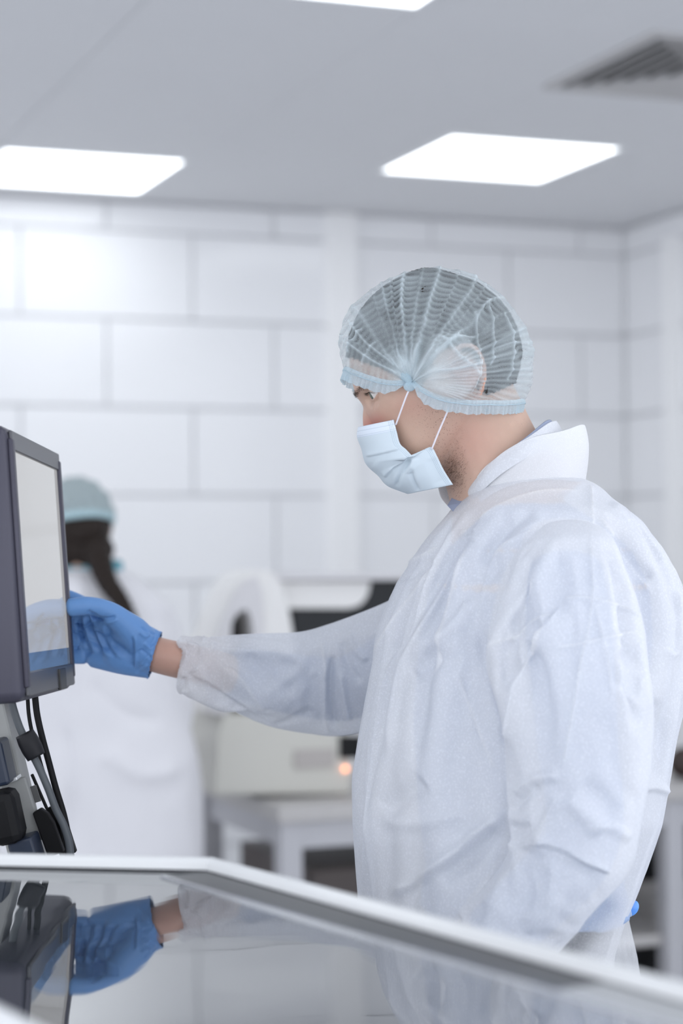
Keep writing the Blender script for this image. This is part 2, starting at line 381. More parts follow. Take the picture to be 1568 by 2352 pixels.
for nm, lab, pts, r in (('monitor_cable', 'thin black cable hanging nearest the thick grey cable', [(63, 1596), (66, 1640), (73, 1680), (84, 1720), (100, 1775), (128, 1850), (142, 1900), (152, 1960), (155, 2080)], .0022),
                        ('monitor_cable', 'thicker black cable hanging straight under the monitor, farthest right of three', [(80, 1596), (85, 1640), (96, 1690), (112, 1750), (128, 1810), (146, 1870), (156, 1920), (160, 1990), (160, 2080)], .0037)):
    o = tube(nm, [W(x, y, 2.25) for x, y in pts], r, M_black, None, 10, 50); tag(o, lab, 'cable')
# lower bench that carries the post
M_bench = mat('bench_laminate', (0.50, 0.51, 0.53), 0.4)
bn = empty('side_bench', (pl[0] - .08, pl[1] + .02, 0)); tag(bn, 'low bench hidden behind the console, carrying the monitor post', 'bench')
box('bench_top', (0, 0, .985), (.5, .42, .03), M_bench, bn, .003)
box('cabinet', (0, 0, .50), (.46, .38, .94), M_bench, bn, .004); box('plinth', (0, 0, .015), (.44, .36, .03), M_black, bn)

# ------------------------------------------------------------------ table and machines in the background
M_ttop = mat('table_laminate', (0.50, 0.485, 0.475), 0.4); M_tleg = mat('table_leg_paint', (0.50, 0.50, 0.525), 0.45)
tz = 0.785
tc0 = W(640, 1852, (CZ - tz) / (-(ray(640, 1852)[2]))); ta, td = tc0 @ ea, tc0 @ ed
TL, TD = 2.1, .78
tb = empty('lab_table', tuple(R(ta, td)), RZ); tag(tb, 'long pale laboratory table with white square legs behind the man', 'table')
rbox('table_top', tb, 0, TL, 0, TD, tz - .045, tz, M_ttop, .004)
rbox('apron', tb, .03, TL - .03, .02, .045, tz - .115, tz - .045, M_tleg); rbox('apron', tb, .03, .055, .045, TD - .03, tz - .115, tz - .045, M_tleg)
for x in (.01, 1.15, TL - .07):
    for y in (.015, TD - .075): rbox('leg', tb, x, x + .06, y, y + .06, 0, tz - .045, M_tleg, .003)
rbox('lower_shelf', tb, .95, TL - .03, .05, TD - .05, .33, .36, M_ttop, .003)
M_cab = mat('brown_cabinet_wood', (0.075, 0.060, 0.056), 0.5, vary=.2); M_cabin = mat('cabinet_dark_inside', (0.03, .028, .028), .6)
cb = empty('storage_cabinet', tuple(R(ta + .12, td + .10)), RZ); tag(cb, 'dark brown cabinet standing under the laboratory table', 'cabinet')
rbox('carcass', cb, 0, .74, .02, .60, .0, .60, M_cab, .004); rbox('door', cb, .006, .365, 0, .019, .03, .595, M_cab, .002); rbox('door', cb, .375, .734, 0, .019, .03, .595, M_cab, .002)
cb2 = empty('equipment_case', tuple(R(ta + 1.12, td + .62)), RZ); tag(cb2, 'black equipment case standing behind the right part of the table', 'case')
rbox('shell', cb2, 0, .80, .20, .60, 0, .70, M_cabin, .01); rbox('door', cb2, .02, .78, .18, .199, .05, .68, M_dark, .004)
# machine on the table: beige base, white arched cheek, tinted visor
mc = empty('bench_machine', tuple(R(ta, td, tz)), RZ); tag(mc, 'large bench machine with beige base, white arch and dark tinted visor', 'machine')
def room_pt(px, py, d):
    r_ = ray(px, py); t = d / (r_ @ ed); p = CAM + r_ * t; t2 = ((d) - (CAM @ ed)) / (r_ @ ed); p = CAM + r_ * t2; return np.array([p @ ea - ta, p @ ed - td, max(p[2] - tz, .0005)])
dm = td + .16
def face_poly(pts, d): return [room_pt(x, y, d) for x, y in pts]
M_mwhite = mat('machine_white_shell', (0.80, 0.79, 0.775), 0.35); M_mlav = mat('machine_grey_shell', (0.66, 0.65, 0.665), 0.4)
M_visor = mat('tinted_visor', (0.008, 0.010, 0.013), 0.3, spec=.25); M_slot = mat('slot_dark', (0.04, .035, .035), .5)
prism('base_housing', face_poly([(512, 1640), (775, 1640), (806, 1650), (806, 1828), (490, 1828), (497, 1700)], dm), ed * 0 + np.array([0, .40, 0]), M_beige, mc, .008)
arch = [(478, 1640), (480, 1500), (505, 1420), (535, 1350), (560, 1318), (590, 1308), (625, 1312), (648, 1340), (665, 1400), (682, 1500), (690, 1640)]
inner = [(590, 1640), (582, 1500), (575, 1425), (566, 1402), (548, 1408), (534, 1430), (530, 1500), (530, 1640)]
prism('arch_shell', face_poly(arch + inner, dm + .02), (0, .20, 0), M_mwhite, mc, .006)
prism('arch_face', face_poly([(484, 1640), (486, 1500), (512, 1420), (540, 1362), (562, 1335), (590, 1322), (603, 1360), (608, 1500), (612, 1640)] + [(592, 1640), (584, 1500), (577, 1425), (567, 1400), (547, 1405), (532, 1430), (527, 1500), (527, 1640)], dm), (0, .02, 0), M_mlav, mc, .003)
prism('slot', face_poly([(527, 1640), (530, 1500), (534, 1430), (548, 1408), (566, 1402), (576, 1430), (584, 1500), (592, 1640)], dm + .10), (0, .05, 0), M_slot, mc)
prism('visor', face_poly([(650, 1322), (960, 1322), (960, 1640), (688, 1640), (672, 1420)], dm + .10), (0, .14, 0), M_visor, mc, .004)
prism('visor_cover', face_poly([(640, 1335), (852, 1335), (847, 1362), (838, 1380), (822, 1393), (800, 1398), (655, 1398)], dm + .085), (0, .014, 0), M_mwhite, mc, .003)
prism('top_cover', face_poly([(622, 1314), (960, 1318), (960, 1332), (640, 1334)], dm + .06), (0, .2, 0), M_mlav, mc, .003)
box('vent_plate', tuple(room_pt(722, 1742, dm - .004)), (.115, .006, .05), mat('vent_plate_grey', (.46, .43, .41), .5), mc, .002)
prism('display_window', face_poly([(780, 1690), (830, 1690), (830, 1742), (780, 1742)], dm - .006), (0, .006, 0), M_black, mc)
M_amber = mat('amber_lamp', (1, .35, .12), .4, emit=((1.0, .36, .17), 2.2))
bm = bmesh.new(); bmesh.ops.create_uvsphere(bm, u_segments=16, v_segments=10, radius=.0065); o = from_bm('indicator_lamp', bm, M_amber, mc, True); o.location = tuple(room_pt(793, 1766, dm - .008))
# grey stool-backed device between the woman and the machine
M_gdev = mat('grey_device', (0.22, 0.225, 0.22), 0.5)
dv = empty('microscope', tuple(R(ta - .06, td + .66, tz)), RZ); tag(dv, 'small dark grey microscope beside the machine, partly hidden by the sleeve', 'microscope')
tb_z = 0
rbox('foot', dv, -.14, .06, -.09, .10, 0, .035, mat('device_pale', (.45, .45, .44), .5), dv and .01 or 0)
rbox('arm', dv, -.02, .05, .02, .08, .035, .30, M_gdev, .012)
tube('eyepiece', [(-.06, -.02, .22), (-.05, -.01, .30), (-.04, .0, .36)], [.022, .024, .02], M_gdev, dv, 16, 10)
tube('objective', [(-.06, -.02, .21), (-.06, -.02, .15), (-.06, -.02, .11)], [.026, .022, .012], M_dark, dv, 16, 10)
rbox('stage', dv, -.12, .0, -.07, .05, .085, .1, M_dark, .003)
# small wooden-handled tool and a bundle of cable right of the man
sp = W(1560, 1768, 5.0)
rl = empty('tape_reel', tuple(R(*(onz(1580, 1790, tz)[:2] @ np.array([ea[:2], ed[:2]]).T), tz)), RZ); tag(rl, 'dark component reel standing on the table at the right edge of the photo', 'reel')
tube('hub', [(0, -.03, .045), (0, .03, .045)], [.02, .02], M_slot, rl, 16, 4); 
for s in (-1, 1): tube('flange', [(0, s * .028 - .004, .045), (0, s * .028 + .004, .045)], [.045, .045], mat('reel_brown', (.05, .03, .025), .5), rl, 24, 4)
tube('table_cord', [R(ta + 1.25, td + .796, .80), R(ta + 1.3, td + .796, .62), R(ta + 1.42, td + .796, .5), R(ta + 1.52, td + .796, .30), R(ta + 1.5, td + .796, .012)], .004, M_black, None, 8, 30)
tag(bpy.data.objects['table_cord'], 'thin black cord hanging under the table at the right', 'cord')
tl = empty('equipment_tray', tuple(R(ta + 1.25, td + .25, .36)), RZ); tag(tl, 'pale shallow tray on the lower shelf under the table', 'tray')
rbox('tray_floor', tl, 0, .5, 0, .3, 0, .008, M_ttop); 
for q in ((0, .5, 0, .012), (0, .5, .288, .3), (0, .012, .012, .288), (.488, .5, .012, .288)): rbox('tray_wall', tl, *q, .008, .06, M_ttop, .002)
# ------------------------------------------------------------------ figures: shared builders
def joinv(parts):
    V, Fc, o = [], [], 0
    for v, f in parts:
        v = [tuple(map(float, p)) for p in v]; V += v; Fc += [tuple(i + o for i in q) for q in f]; o += len(v)
    return V, Fc
def limb(pts, rad, segs=14, n=22, rad2=None):
    path = spline(pts, n); k = np.linspace(0, 1, len(rad)); r = np.interp(np.linspace(0, 1, n), k, rad)
    r2 = r if rad2 is None else np.interp(np.linspace(0, 1, n), np.linspace(0, 1, len(rad2)), rad2)
    # rounded ends
    e = np.ones(n); e[0] = e[-1] = .55
    return loft_data(tube_rings(path, r * e, segs, r2 * e))
def ball(c, r, M3=None, nu=16, nv=10):
    r = np.broadcast_to(r, 3); rings = []
    for i in range(1, nv):
        t = math.pi * i / nv
        ring = np.array([[math.sin(t) * math.cos(a) * r[0], math.sin(t) * math.sin(a) * r[1], math.cos(t) * r[2]] for a in np.linspace(0, 2 * np.pi, nu, endpoint=False)])
        if M3 is not None: ring = ring @ M3.T
        rings.append(ring + np.asarray(c))
    return loft_data(rings)
def fused(name, parts, m, parent, vox, smooth=6, fac=.5):
    v, f = joinv(parts); o = mesh(name, v, f, m, parent)
    bake(o, [('REMESH', dict(mode='VOXEL', voxel_size=vox)), ('SMOOTH', dict(factor=fac, iterations=smooth))])
    return shade(o)
def smoothstep(x): x = np.clip(x, 0, 1); return x * x * (3 - 2 * x)
def seg_dist(P, line):
    """distance of 2-D points to a polyline, signed side and position along it (0..1)"""
    line = np.asarray(line, float); best = np.full(len(P), 1e9); side = np.zeros(len(P)); pos = np.zeros(len(P))
    L = np.r_[0, np.cumsum(np.linalg.norm(np.diff(line, axis=0), axis=1))]
    for i in range(len(line) - 1):
        a, b = line[i], line[i + 1]; d = b - a; l2 = d @ d; t = np.clip(((P - a) @ d) / l2, 0, 1); q = a + t[:, None] * d
        dist = np.linalg.norm(P - q, axis=1); s = np.sign(d[0] * (P[:, 1] - a[1]) - d[1] * (P[:, 0] - a[0]))
        k = dist < best; best[k] = dist[k]; side[k] = s[k]; pos[k] = ((L[i] + t * (L[i + 1] - L[i])) / L[-1])[k]
    return best, side, pos
def sculpt(o, creases, origin=(0, 0, 0), facing=True, gain=1.0):
    """raise or sink real relief along fold lines (given as seen in the photograph) on the side of the cloth they lie on"""
    v = get_v(o) + np.asarray(origin); n = get_n(o); pr = proj(v); d = np.zeros(len(v))
    face = np.clip((-(n @ fw) + .25) / .5, 0, 1) if facing else np.ones(len(v))
    cre = np.zeros(len(v))
    for line, w, amp, kind, zr in creases:
        line = spline([(*p, 0) for p in line], max(12, 8 * len(line)))[:, :2]
        k = (pr[:, 2] > zr[0]) & (pr[:, 2] < zr[1])
        lo = line.min(0) - 6 * w; hi = line.max(0) + 6 * w
        k &= (pr[:, 0] > lo[0]) & (pr[:, 0] < hi[0]) & (pr[:, 1] > lo[1]) & (pr[:, 1] < hi[1])
        idx = np.nonzero(k)[0]
        if not len(idx): continue
        ds, sd, ps = seg_dist(pr[idx, :2], line)
        taper = smoothstep(ps / .15) * smoothstep((1 - ps) / .15)
        if kind == 'ridge': h = np.exp(-(ds / w) ** 2)
        elif kind == 'sharp': h = np.exp(-(ds / w))
        elif kind == 'left': h = np.exp(-ds / (w * 2.2)) * smoothstep(.5 - sd * ds / (w * .7))     # overhang on one side of the line
        else: h = np.exp(-ds / (w * 2.2)) * smoothstep(.5 + sd * ds / (w * .7))
        d[idx] += amp * gain * h * taper
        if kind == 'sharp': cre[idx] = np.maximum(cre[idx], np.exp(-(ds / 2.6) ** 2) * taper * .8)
    v = v + n * (d * face)[:, None]
    set_v(o, v - np.asarray(origin))
    if cre.max() > 0: attr(o, 'crease_glint', cre * face)  # bright line along sharp folds, painted into the cloth colour
def value_noise(p, seed=0):
    """smooth lattice noise in numpy, -1..1"""
    r = np.random.default_rng(seed).uniform(-1, 1, (32, 32, 32)); i = np.floor(p).astype(int); f = p - i; f = f * f * (3 - 2 * f); o = 0
    for dx in (0, 1):
        for dy in (0, 1):
            for dz in (0, 1):
                w = (f[:, 0] if dx else 1 - f[:, 0]) * (f[:, 1] if dy else 1 - f[:, 1]) * (f[:, 2] if dz else 1 - f[:, 2])
                o = o + w * r[(i[:, 0] + dx) % 32, (i[:, 1] + dy) % 32, (i[:, 2] + dz) % 32]
    return o
def attr(o, name, val):
    a = o.data.attributes.new(name, 'FLOAT', 'POINT'); a.data.foreach_set('value', np.asarray(val, np.float32))

HR = np.array([  # u, front, back, half width (head units, 0.5 mm)
 (226, -5, -40, 12), (219, 48, -66, 56), (205, 88, -82, 86), (185, 120, -108, 110), (150, 156, -148, 132), (100, 185, -178, 147), (64, 196, -189, 151), (18, 200, -192, 150),
 (-21, 195, -186, 147), (-50, 192, -172, 144), (-84, 190, -145, 140), (-120, 190, -100, 130), (-150, 188, -45, 116), (-184, 190, 25, 92), (-208, 182, 80, 62), (-221, 160, 118, 22)], float)
def head_data(put, wide=1.0):
    """loft of a head with brow, sockets, nose, lips and chin; put maps (forward, up, lateral) in head units to the world"""
    us = np.r_[np.linspace(226, 190, 12), np.linspace(184, -221, 84)]
    tab = [np.interp(us, HR[::-1, 0], HR[::-1, i]) for i in (1, 2, 3)]
    ker = np.array([1, 2, 3, 2, 1]) / 9.0
    tab = [np.r_[t[:2], np.convolve(t, ker, 'valid'), t[-2:]] for t in tab]
    th = np.linspace(0, 2 * np.pi, 96, endpoint=False); rings = []
    for u, xf, xb, w in zip(us, *tab):
        c, a = (xf + xb) / 2, (xf - xb) / 2; ct, st = np.cos(th), np.sin(th)
        ex = np.where(ct > 0, 2 / 2.35, 2 / 2.1)
        f = c + a * np.sign(ct) * np.abs(ct) ** ex; la = w * wide * np.sign(st) * np.abs(st) ** (2 / 2.2)
        fr = smoothstep((f - 60) / 80); al = np.abs(la)
        G = lambda x, m, s: np.exp(-((x - m) / s) ** 2)
        nose = np.interp(u, [-104, -97, -86, -70, -40, -14, 0], [0, 14, 34, 30, 17, 4, 0]) * np.exp(-np.abs(la / np.interp(u, [-100, -80, -15], [19, 17, 11])) ** 2.4)
        d = nose + 6 * G(u, 22, 13) * G(al, 46, 34) - 17 * G(u, 0, 19) * G(al, 60, 27) - 5 * G(u, -12, 12) * G(la, 0, 14)
        d += 6 * G(u, -117, 8) * G(la, 0, 30) + 6 * G(u, -134, 8) * G(la, 0, 26) - 5 * G(u, -125.5, 3.5) * G(la, 0, 34) + 6 * G(u, -186, 18) * G(la, 0, 34) - 4 * G(u, -155, 10) * G(la, 0, 40)
        f = f + d * fr
        la = la + np.sign(la) * (6 * G(u, -42, 24) * G(f, 120, 45) - 5 * G(u, 48, 30) * G(f, 118, 34) - 7 * G(u, -112, 30) * G(f, 95, 40))
        rings.append(np.array([put(x, u, y) for x, y in zip(f, la)]))
    return loft_data(rings)
def ear_data(put, s):
    """outer ear: bowl, helix rim, antihelix and lobe"""
    parts = []
    hel = [(-2, -8), (8, 22), (2, 48), (-24, 60), (-52, 48), (-60, 18), (-52, -18), (-34, -46), (-16, -62)]
    c0 = (-24, -36)
    P = lambda q, o_: put(c0[0] + q[0], c0[1] + q[1], s * o_)
    parts.append(limb([P(q, 158 + 9 * (q[0] < -20) + 5 * (q[0] < -45)) for q in hel], [.0030, .0034, .0036, .0036, .0034, .003, .0028, .0032, .0045], 8, 30))
    parts.append(limb([P((-4, -30), 148), P((-22, -10), 152), P((-34, 24), 156)], [.009, .013, .010], 10, 10))
    parts.append(limb([P((-10, -56), 148), P((-16, -64), 152)], [.006, .0055], 8, 6))
    parts.append(limb([P((-28, -30), 156), P((-40, 2), 159), P((-34, 32), 159)], [.0028, .003, .0028], 8, 10))
    return parts

def finger(pts, r, segs=12, n=26): return limb(pts, r, segs, n)
def hand_parts(wr, d, pn, s, curl=.5, size=1.0):
    """relaxed hand: wr wrist, d pointing direction, pn palm normal, s = +1 when the thumb leaves towards cross(d, pn)"""
    d = np.asarray(d, float) / np.linalg.norm(d); pn = np.asarray(pn, float); pn = pn - d * (pn @ d); pn /= np.linalg.norm(pn); t = np.cross(d, pn) * s; k = size
    P = []
    for lat, L, r in ((.028, .088, .0125), (.010, .092, .013), (-.009, .088, .0125), (-.026, .080, .0115)):
        P.append(limb([wr, wr + d * L * k * .5 + t * lat * k * .8, wr + d * L * k + t * lat * k], [.016, .0155, r], 12, 10))
    for lat, L0, seg, r in ((.029, .088, (.040, .024, .019), .0085), (.010, .092, (.044, .028, .020), .0088), (-.009, .088, (.040, .026, .020), .0083), (-.027, .080, (.031, .020, .018), .0073)):
        p = wr + d * L0 * k + t * lat * k; pts = [p - d * .01]; a = 0
        for j, q in enumerate(seg):
            a += curl * (.5, .8, .6)[j]; p = p + (d * math.cos(a) + pn * math.sin(a)) * q * k; pts.append(p)
        P.append(finger(pts, [r * 1.12, r * 1.06, r, r * .95, r * .8]))
    b = wr + d * .022 + t * .018
    P.append(limb([b, b + d * .030 + t * .022 + pn * .012, b + d * .058 + t * .030 + pn * .022, b + d * .082 + t * .030 + pn * .030], [.015, .0125, .0105, .0088], 12, 22))
    return P

# ------------------------------------------------------------------ figure materials
def skin_mat(name, base, red, hairc):
    m = mat(name, base, 0.48, spec=0.4, sub=0.12, bump=0.12, bscale=900)
    n, l = nodes_of(m); b = n['Principled BSDF']; b.inputs['Subsurface Radius'].default_value = (1.0, .35, .2); b.inputs['Subsurface Scale'].default_value = .004
    tc = n.new('ShaderNodeTexCoord'); nz = n.new('ShaderNodeTexNoise'); nz.inputs['Scale'].default_value = 38; nz.inputs['Detail'].default_value = 5; l.new(tc.outputs['Object'], nz.inputs['Vector'])
    def at(nm): a = n.new('ShaderNodeAttribute'); a.attribute_name = nm; return a.outputs['Fac']
    def mixc(fac, A, B):
        x = n.new('ShaderNodeMix'); x.data_type = 'RGBA'; l.new(fac, x.inputs['Factor'])
        for s_, c in (('A', A), ('B', B)):
            if isinstance(c, tuple): x.inputs[s_].default_value = (*c, 1)
            else: l.new(c, x.inputs[s_])
        return x.outputs['Result']
    def mth(op, a, c2=None):
        x = n.new('ShaderNodeMath'); x.operation = op; x.use_clamp = True
        for i, c in enumerate((a, c2)):
            if c is None: continue
            if isinstance(c, (int, float)): x.inputs[i].default_value = c
            else: l.new(c, x.inputs[i])
        return x.outputs[0]
    mott = mixc(nz.outputs['Fac'], tuple(c * .88 for c in base), tuple(min(1, c * 1.12) for c in base))
    c1 = mixc(at('red'), mott, red)
    # stubble: tiny dark follicles
    vo = n.new('ShaderNodeTexVoronoi'); vo.inputs['Scale'].default_value = 620; vo.inputs['Randomness'].default_value = 1; l.new(tc.outputs['Object'], vo.inputs['Vector'])
    dots = mth('LESS_THAN', vo.outputs['Distance'], .30)
    nz2 = n.new('ShaderNodeTexNoise'); nz2.inputs['Scale'].default_value = 260; l.new(tc.outputs['Object'], nz2.inputs['Vector'])
    pick = mth('GREATER_THAN', nz2.outputs['Fac'], .50)
    f1 = mth('MULTIPLY', mth('MULTIPLY', dots, pick), mth('MULTIPLY', at('stubble'), .55)); sh = mth('MULTIPLY', at('stubble'), .16)
    c2 = mixc(sh, c1, (.33, .22, .18)); c3 = mixc(f1, c2, hairc); l.new(c3, b.inputs['Base Color'])
    return m
M_skin = skin_mat('skin_fair', (.56, .38, .295), (.56, .235, .19), (.05, .03, .02))
M_hairm = mat('hair_dark_brown', (.020, .013, .010), .6, spec=.25, bump=.5, bscale=900)
def fabric(name, col, alpha, rough=.75, weave=1500., dens=None, transl=.25, bump=.12, crease_glint=False):
    """non-woven cloth: fine fibre relief, partly see-through; dens attribute marks doubled layers"""
    m = bpy.data.materials.new(name); m.use_nodes = True; n, l = nodes_of(m); n.remove(n['Principled BSDF']); out_ = n['Material Output']
    tc = n.new('ShaderNodeTexCoord'); nz = n.new('ShaderNodeTexNoise'); nz.inputs['Scale'].default_value = weave * .35; nz.inputs['Detail'].default_value = 3; l.new(tc.outputs['Object'], nz.inputs['Vector'])
    n2 = n.new('ShaderNodeTexNoise'); n2.inputs['Scale'].default_value = 45; n2.inputs['Detail'].default_value = 5; l.new(tc.outputs['Object'], n2.inputs['Vector'])
    bp = n.new('ShaderNodeBump'); bp.inputs['Strength'].default_value = bump; bp.inputs['Distance'].default_value = .001; l.new(nz.outputs['Fac'], bp.inputs['Height'])
    b = n.new('ShaderNodeBsdfPrincipled'); b.inputs['Base Color'].default_value = (*col, 1); b.inputs['Roughness'].default_value = rough; b.inputs['Specular IOR Level'].default_value = .25; b.inputs['Sheen Weight'].default_value = .1
    l.new(bp.outputs['Normal'], b.inputs['Normal'])
    tr = n.new('ShaderNodeBsdfTranslucent'); tr.inputs['Color'].default_value = (*col, 1)
    m1 = n.new('ShaderNodeMixShader'); m1.inputs[0].default_value = transl; l.new(b.outputs[0], m1.inputs[1]); l.new(tr.outputs[0], m1.inputs[2])
    if crease_glint:                                                        # pressed double creases painted whiter, the light they catch put into the colour
        ca = n.new('ShaderNodeAttribute'); ca.attribute_name = 'crease_glint'; cx = n.new('ShaderNodeMix'); cx.data_type = 'RGBA'; l.new(ca.outputs['Fac'], cx.inputs['Factor'])
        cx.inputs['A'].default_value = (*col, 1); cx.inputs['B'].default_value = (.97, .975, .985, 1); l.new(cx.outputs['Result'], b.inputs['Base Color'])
    tp = n.new('ShaderNodeBsdfTransparent'); m2 = n.new('ShaderNodeMixShader'); l.new(tp.outputs[0], m2.inputs[1]); l.new(m1.outputs[0], m2.inputs[2])
    def mth(op, a, c):
        x = n.new('ShaderNodeMath'); x.operation = op; x.use_clamp = True
        for i, q in enumerate((a, c)):
            if isinstance(q, (int, float)): x.inputs[i].default_value = q
            else: l.new(q, x.inputs[i])
        return x.outputs[0]
    v1 = mth('ADD', mth('MULTIPLY', n2.outputs['Fac'], .22 if alpha < .64 else .04), alpha - (.11 if alpha < .64 else .02))
    v1 = mth('ADD', v1, mth('MULTIPLY', mth('SUBTRACT', nz.outputs['Fac'], .5), .5)) if alpha < .8 else v1
    if dens:
        a = n.new('ShaderNodeAttribute'); a.attribute_name = dens; v1 = mth('ADD', v1, a.outputs['Fac'])
    l.new(v1, m2.inputs[0]); l.new(m2.outputs[0], out_.inputs['Surface'])
    return m
M_gown = fabric('gown_nonwoven_white', (.865, .88, .92), .67, bump=.12, dens='dens', crease_glint=True, transl=.12)
M_gown_thin = fabric('gown_nonwoven_single_layer', (.82, .835, .87), .62, weave=2500, bump=.15)
M_cap = fabric('hairnet_pale_blue', (.74, .835, .875), .37, weave=2600., dens='dens', transl=.3, bump=.25)
M_capedge = fabric('hairnet_edge_blue', (.62, .77, .85), .66, weave=2200., transl=.3, bump=.2)
M_shirt = mat('shirt_pale_blue', (.30, .40, .60), .8, bump=.1, bscale=900)
M_shirtcol = mat('shirt_collar_blue_grey', (.30, .34, .46), .8, bump=.2, bscale=1200)
M_trous = mat('trousers_charcoal', (.022, .023, .026), .85, bump=.15, bscale=900)
M_shoe = mat('shoe_black', (.015, .015, .017), .5); M_sole = mat('shoe_sole', (.25, .25, .25), .6)
M_glove = mat('nitrile_glove_blue', (.14, .305, .62), .45, spec=.4, bump=.10, bscale=420)
M_eye = mat('eye_white', (.74, .70, .68), .12, spec=.6); M_iris = mat('iris_grey_green', (.10, .12, .09), .12); M_pupil = mat('pupil', (.004, .004, .004), .1)
# ------------------------------------------------------------------ the man
S = 2.3 / F
ZM = 2.3
man = empty('person', tuple(W(1230, 2200, ZM) * np.array([1, 1, 0]))); tag(man, 'man in a pale blue hairnet, surgical mask and white gown gripping the monitor', 'person')
mo = np.array(man.location)
def L(p): return np.asarray(p) - mo                                   # world to the man's own space
def WL(px, py, Z): return L(W(px, py, Z))
HC = W(1010, 850, ZM)
fv = -.927 * rt - .375 * up; uv = -.375 * rt + .927 * up; lv = -fw     # head axes: forward, up, his left (towards the camera)
def put(f, u, l_): return L(HC) + S * (f * fv + u * uv + l_ * lv)
def hp(px, py, lat=0.0): return WL(px, py, ZM + lat)                   # point of the profile plane, lat metres away from the camera
# --- body, one continuous surface
parts = [head_data(put)] + ear_data(put, 1) + ear_data(put, -1)
parts.append(limb([hp(1062, 900), hp(1088, 960), hp(1118, 1030), hp(1150, 1095), hp(1195, 1190)], [.052, .0565, .058, .062, .075], 24, 20, [.056, .058, .060, .068, .09]))
def torso_rings(rows, shrink=0.0, n=40, pw=2.4):
    rings = []; a = np.linspace(0, 2 * np.pi, n, endpoint=False); ct, st = np.cos(a), np.sin(a)
    for y, x0, x1, w in rows:
        c = L(W((x0 + x1) / 2, y, ZM)); hx = (x1 - x0) / 2 * S - shrink
        rings.append(np.array([c + rt * hx * np.sign(p) * abs(p) ** (2 / pw) + fw * (w - shrink) * np.sign(q) * abs(q) ** (2 / pw) for p, q in zip(ct, st)]))
    return loft_data(rings)
tr_rows = [(1150, 1095, 1290, .07), (1200, 1070, 1370, .10), (1260, 1030, 1440, .14), (1340, 990, 1480, .165), (1460, 965, 1490, .165), (1650, 950, 1470, .16), (1850, 960, 1440, .155), (2000, 980, 1420, .160), (2150, 995, 1365, .165), (2280, 1005, 1355, .165), (2360, 1040, 1340, .15)]
parts.append(torso_rings(tr_rows))
# right arm (far), reaching; left arm (near), bent
parts.append(limb([WL(1230, 1300, 2.46), WL(1010, 1440, 2.52), WL(800, 1580, 2.565), WL(700, 1575, 2.55), WL(560, 1555, 2.525), WL(450, 1525, 2.50), WL(375, 1508, 2.488), WL(330, 1495, 2.485)], [.042, .041, .038, .036, .034, .030, .0285, .027], 18, 50, [.040, .039, .036, .034, .031, .026, .0235, .022]))
parts.append(limb([WL(1290, 1310, 2.16), WL(1305, 1450, 2.105), WL(1325, 1700, 2.06), WL(1335, 1930, 2.05), WL(1200, 2090, 2.05), WL(1040, 2235, 2.08), WL(980, 2285, 2.09)], [.042, .042, .038, .035, .033, .029, .026], 18, 40))
parts += hand_parts(WL(990, 2275, 2.09), -rt * .8 - up * .45 + fw * .25, fw * .9 - up * .3, 1, .5)
# legs to the floor
hipz = 2290
for s, fx in ((-1, -30), (1, 25)):
    zz = ZM + s * .095
    kn = CZ - .50; an = .09
    def atz(px, Z, z): p = W(px, 1278, Z); p[2] = z; return L(p)
    parts.append(limb([atz(1165, zz, .96), atz(1185 + fx, zz, .75), atz(1205 + fx, zz + s * .01, .50), atz(1235 + fx, zz + s * .01, .30), atz(1245 + fx, zz + s * .015, .09)], [.072, .070, .058, .055, .037], 18, 40))
    parts.append(limb([atz(1270 + fx, zz + s * .015, .05), atz(1150 + fx, zz + s * .02, .045), atz(1010 + fx, zz + s * .03, .03)], [.036, .036, .026], 14, 14))
body = fused('body', parts, M_skin, man, .0026, 5)
# facial detail on the fused surface
bv = get_v(body); rel_h = (bv - L(HC)) / S; hf, hu, hl = rel_h @ fv, rel_h @ uv, rel_h @ lv
EYE_R = 24.0; EF, EU, EL = 150.0, 3.0, 61.0
for sd in (1, -1):
    d = np.stack([hf - EF, hu - EU, hl * sd - EL], 1); r = np.linalg.norm(d, axis=1); near = (r < 40) & (hf > 60)
    az = np.degrees(np.arctan2(d[:, 2], d[:, 0])); el = np.degrees(np.arcsin(np.clip(d[:, 1] / np.maximum(r, 1e-6), -1, 1)))
    q = np.clip((az + 48) / 122, 0, 1); bow = np.sin(np.pi * q) ** .75
    upper, lower = 22 * bow - 4, -21 * bow - 2
    inside = near & (az > -48) & (az < 74) & (el < upper) & (el > lower)
    lid = near & ~inside & (np.abs(az - 12) < 85) & (np.abs(el) < 56)
    edge = np.minimum(np.abs(el - upper), np.abs(el - lower))
    tgt = r.copy(); k = smoothstep((62 - np.abs(el)) / 24) * smoothstep((95 - np.abs(az - 12)) / 28)
    tgt[lid] = r[lid] * (1 - k[lid]) + (EYE_R + 2.2 + 1.2 * np.exp(-edge[lid] / 6)) * k[lid]
    tgt[inside] = EYE_R - 6
    ch = near & (inside | lid); nd = d * (tgt / np.maximum(r, 1e-6))[:, None] - d
    for i, ax in enumerate((fv, uv, lv * sd)): bv[ch] += (nd[ch, i] * S)[:, None] * ax
set_v(body, bv)
pb = proj(bv + mo)
G2 = lambda x, y, cx, cy, sx, sy: np.exp(-((x - cx) / sx) ** 2 - ((y - cy) / sy) ** 2)
hfm = smoothstep((hf + 140) / 60) * (hu < 60)
stb = np.clip(smoothstep((95 - hf) / 80 + .4) * smoothstep((-38 - hu) / 35) * hfm * (pb[:, 1] < 1150), 0, 1) * (hl * hl > 0)
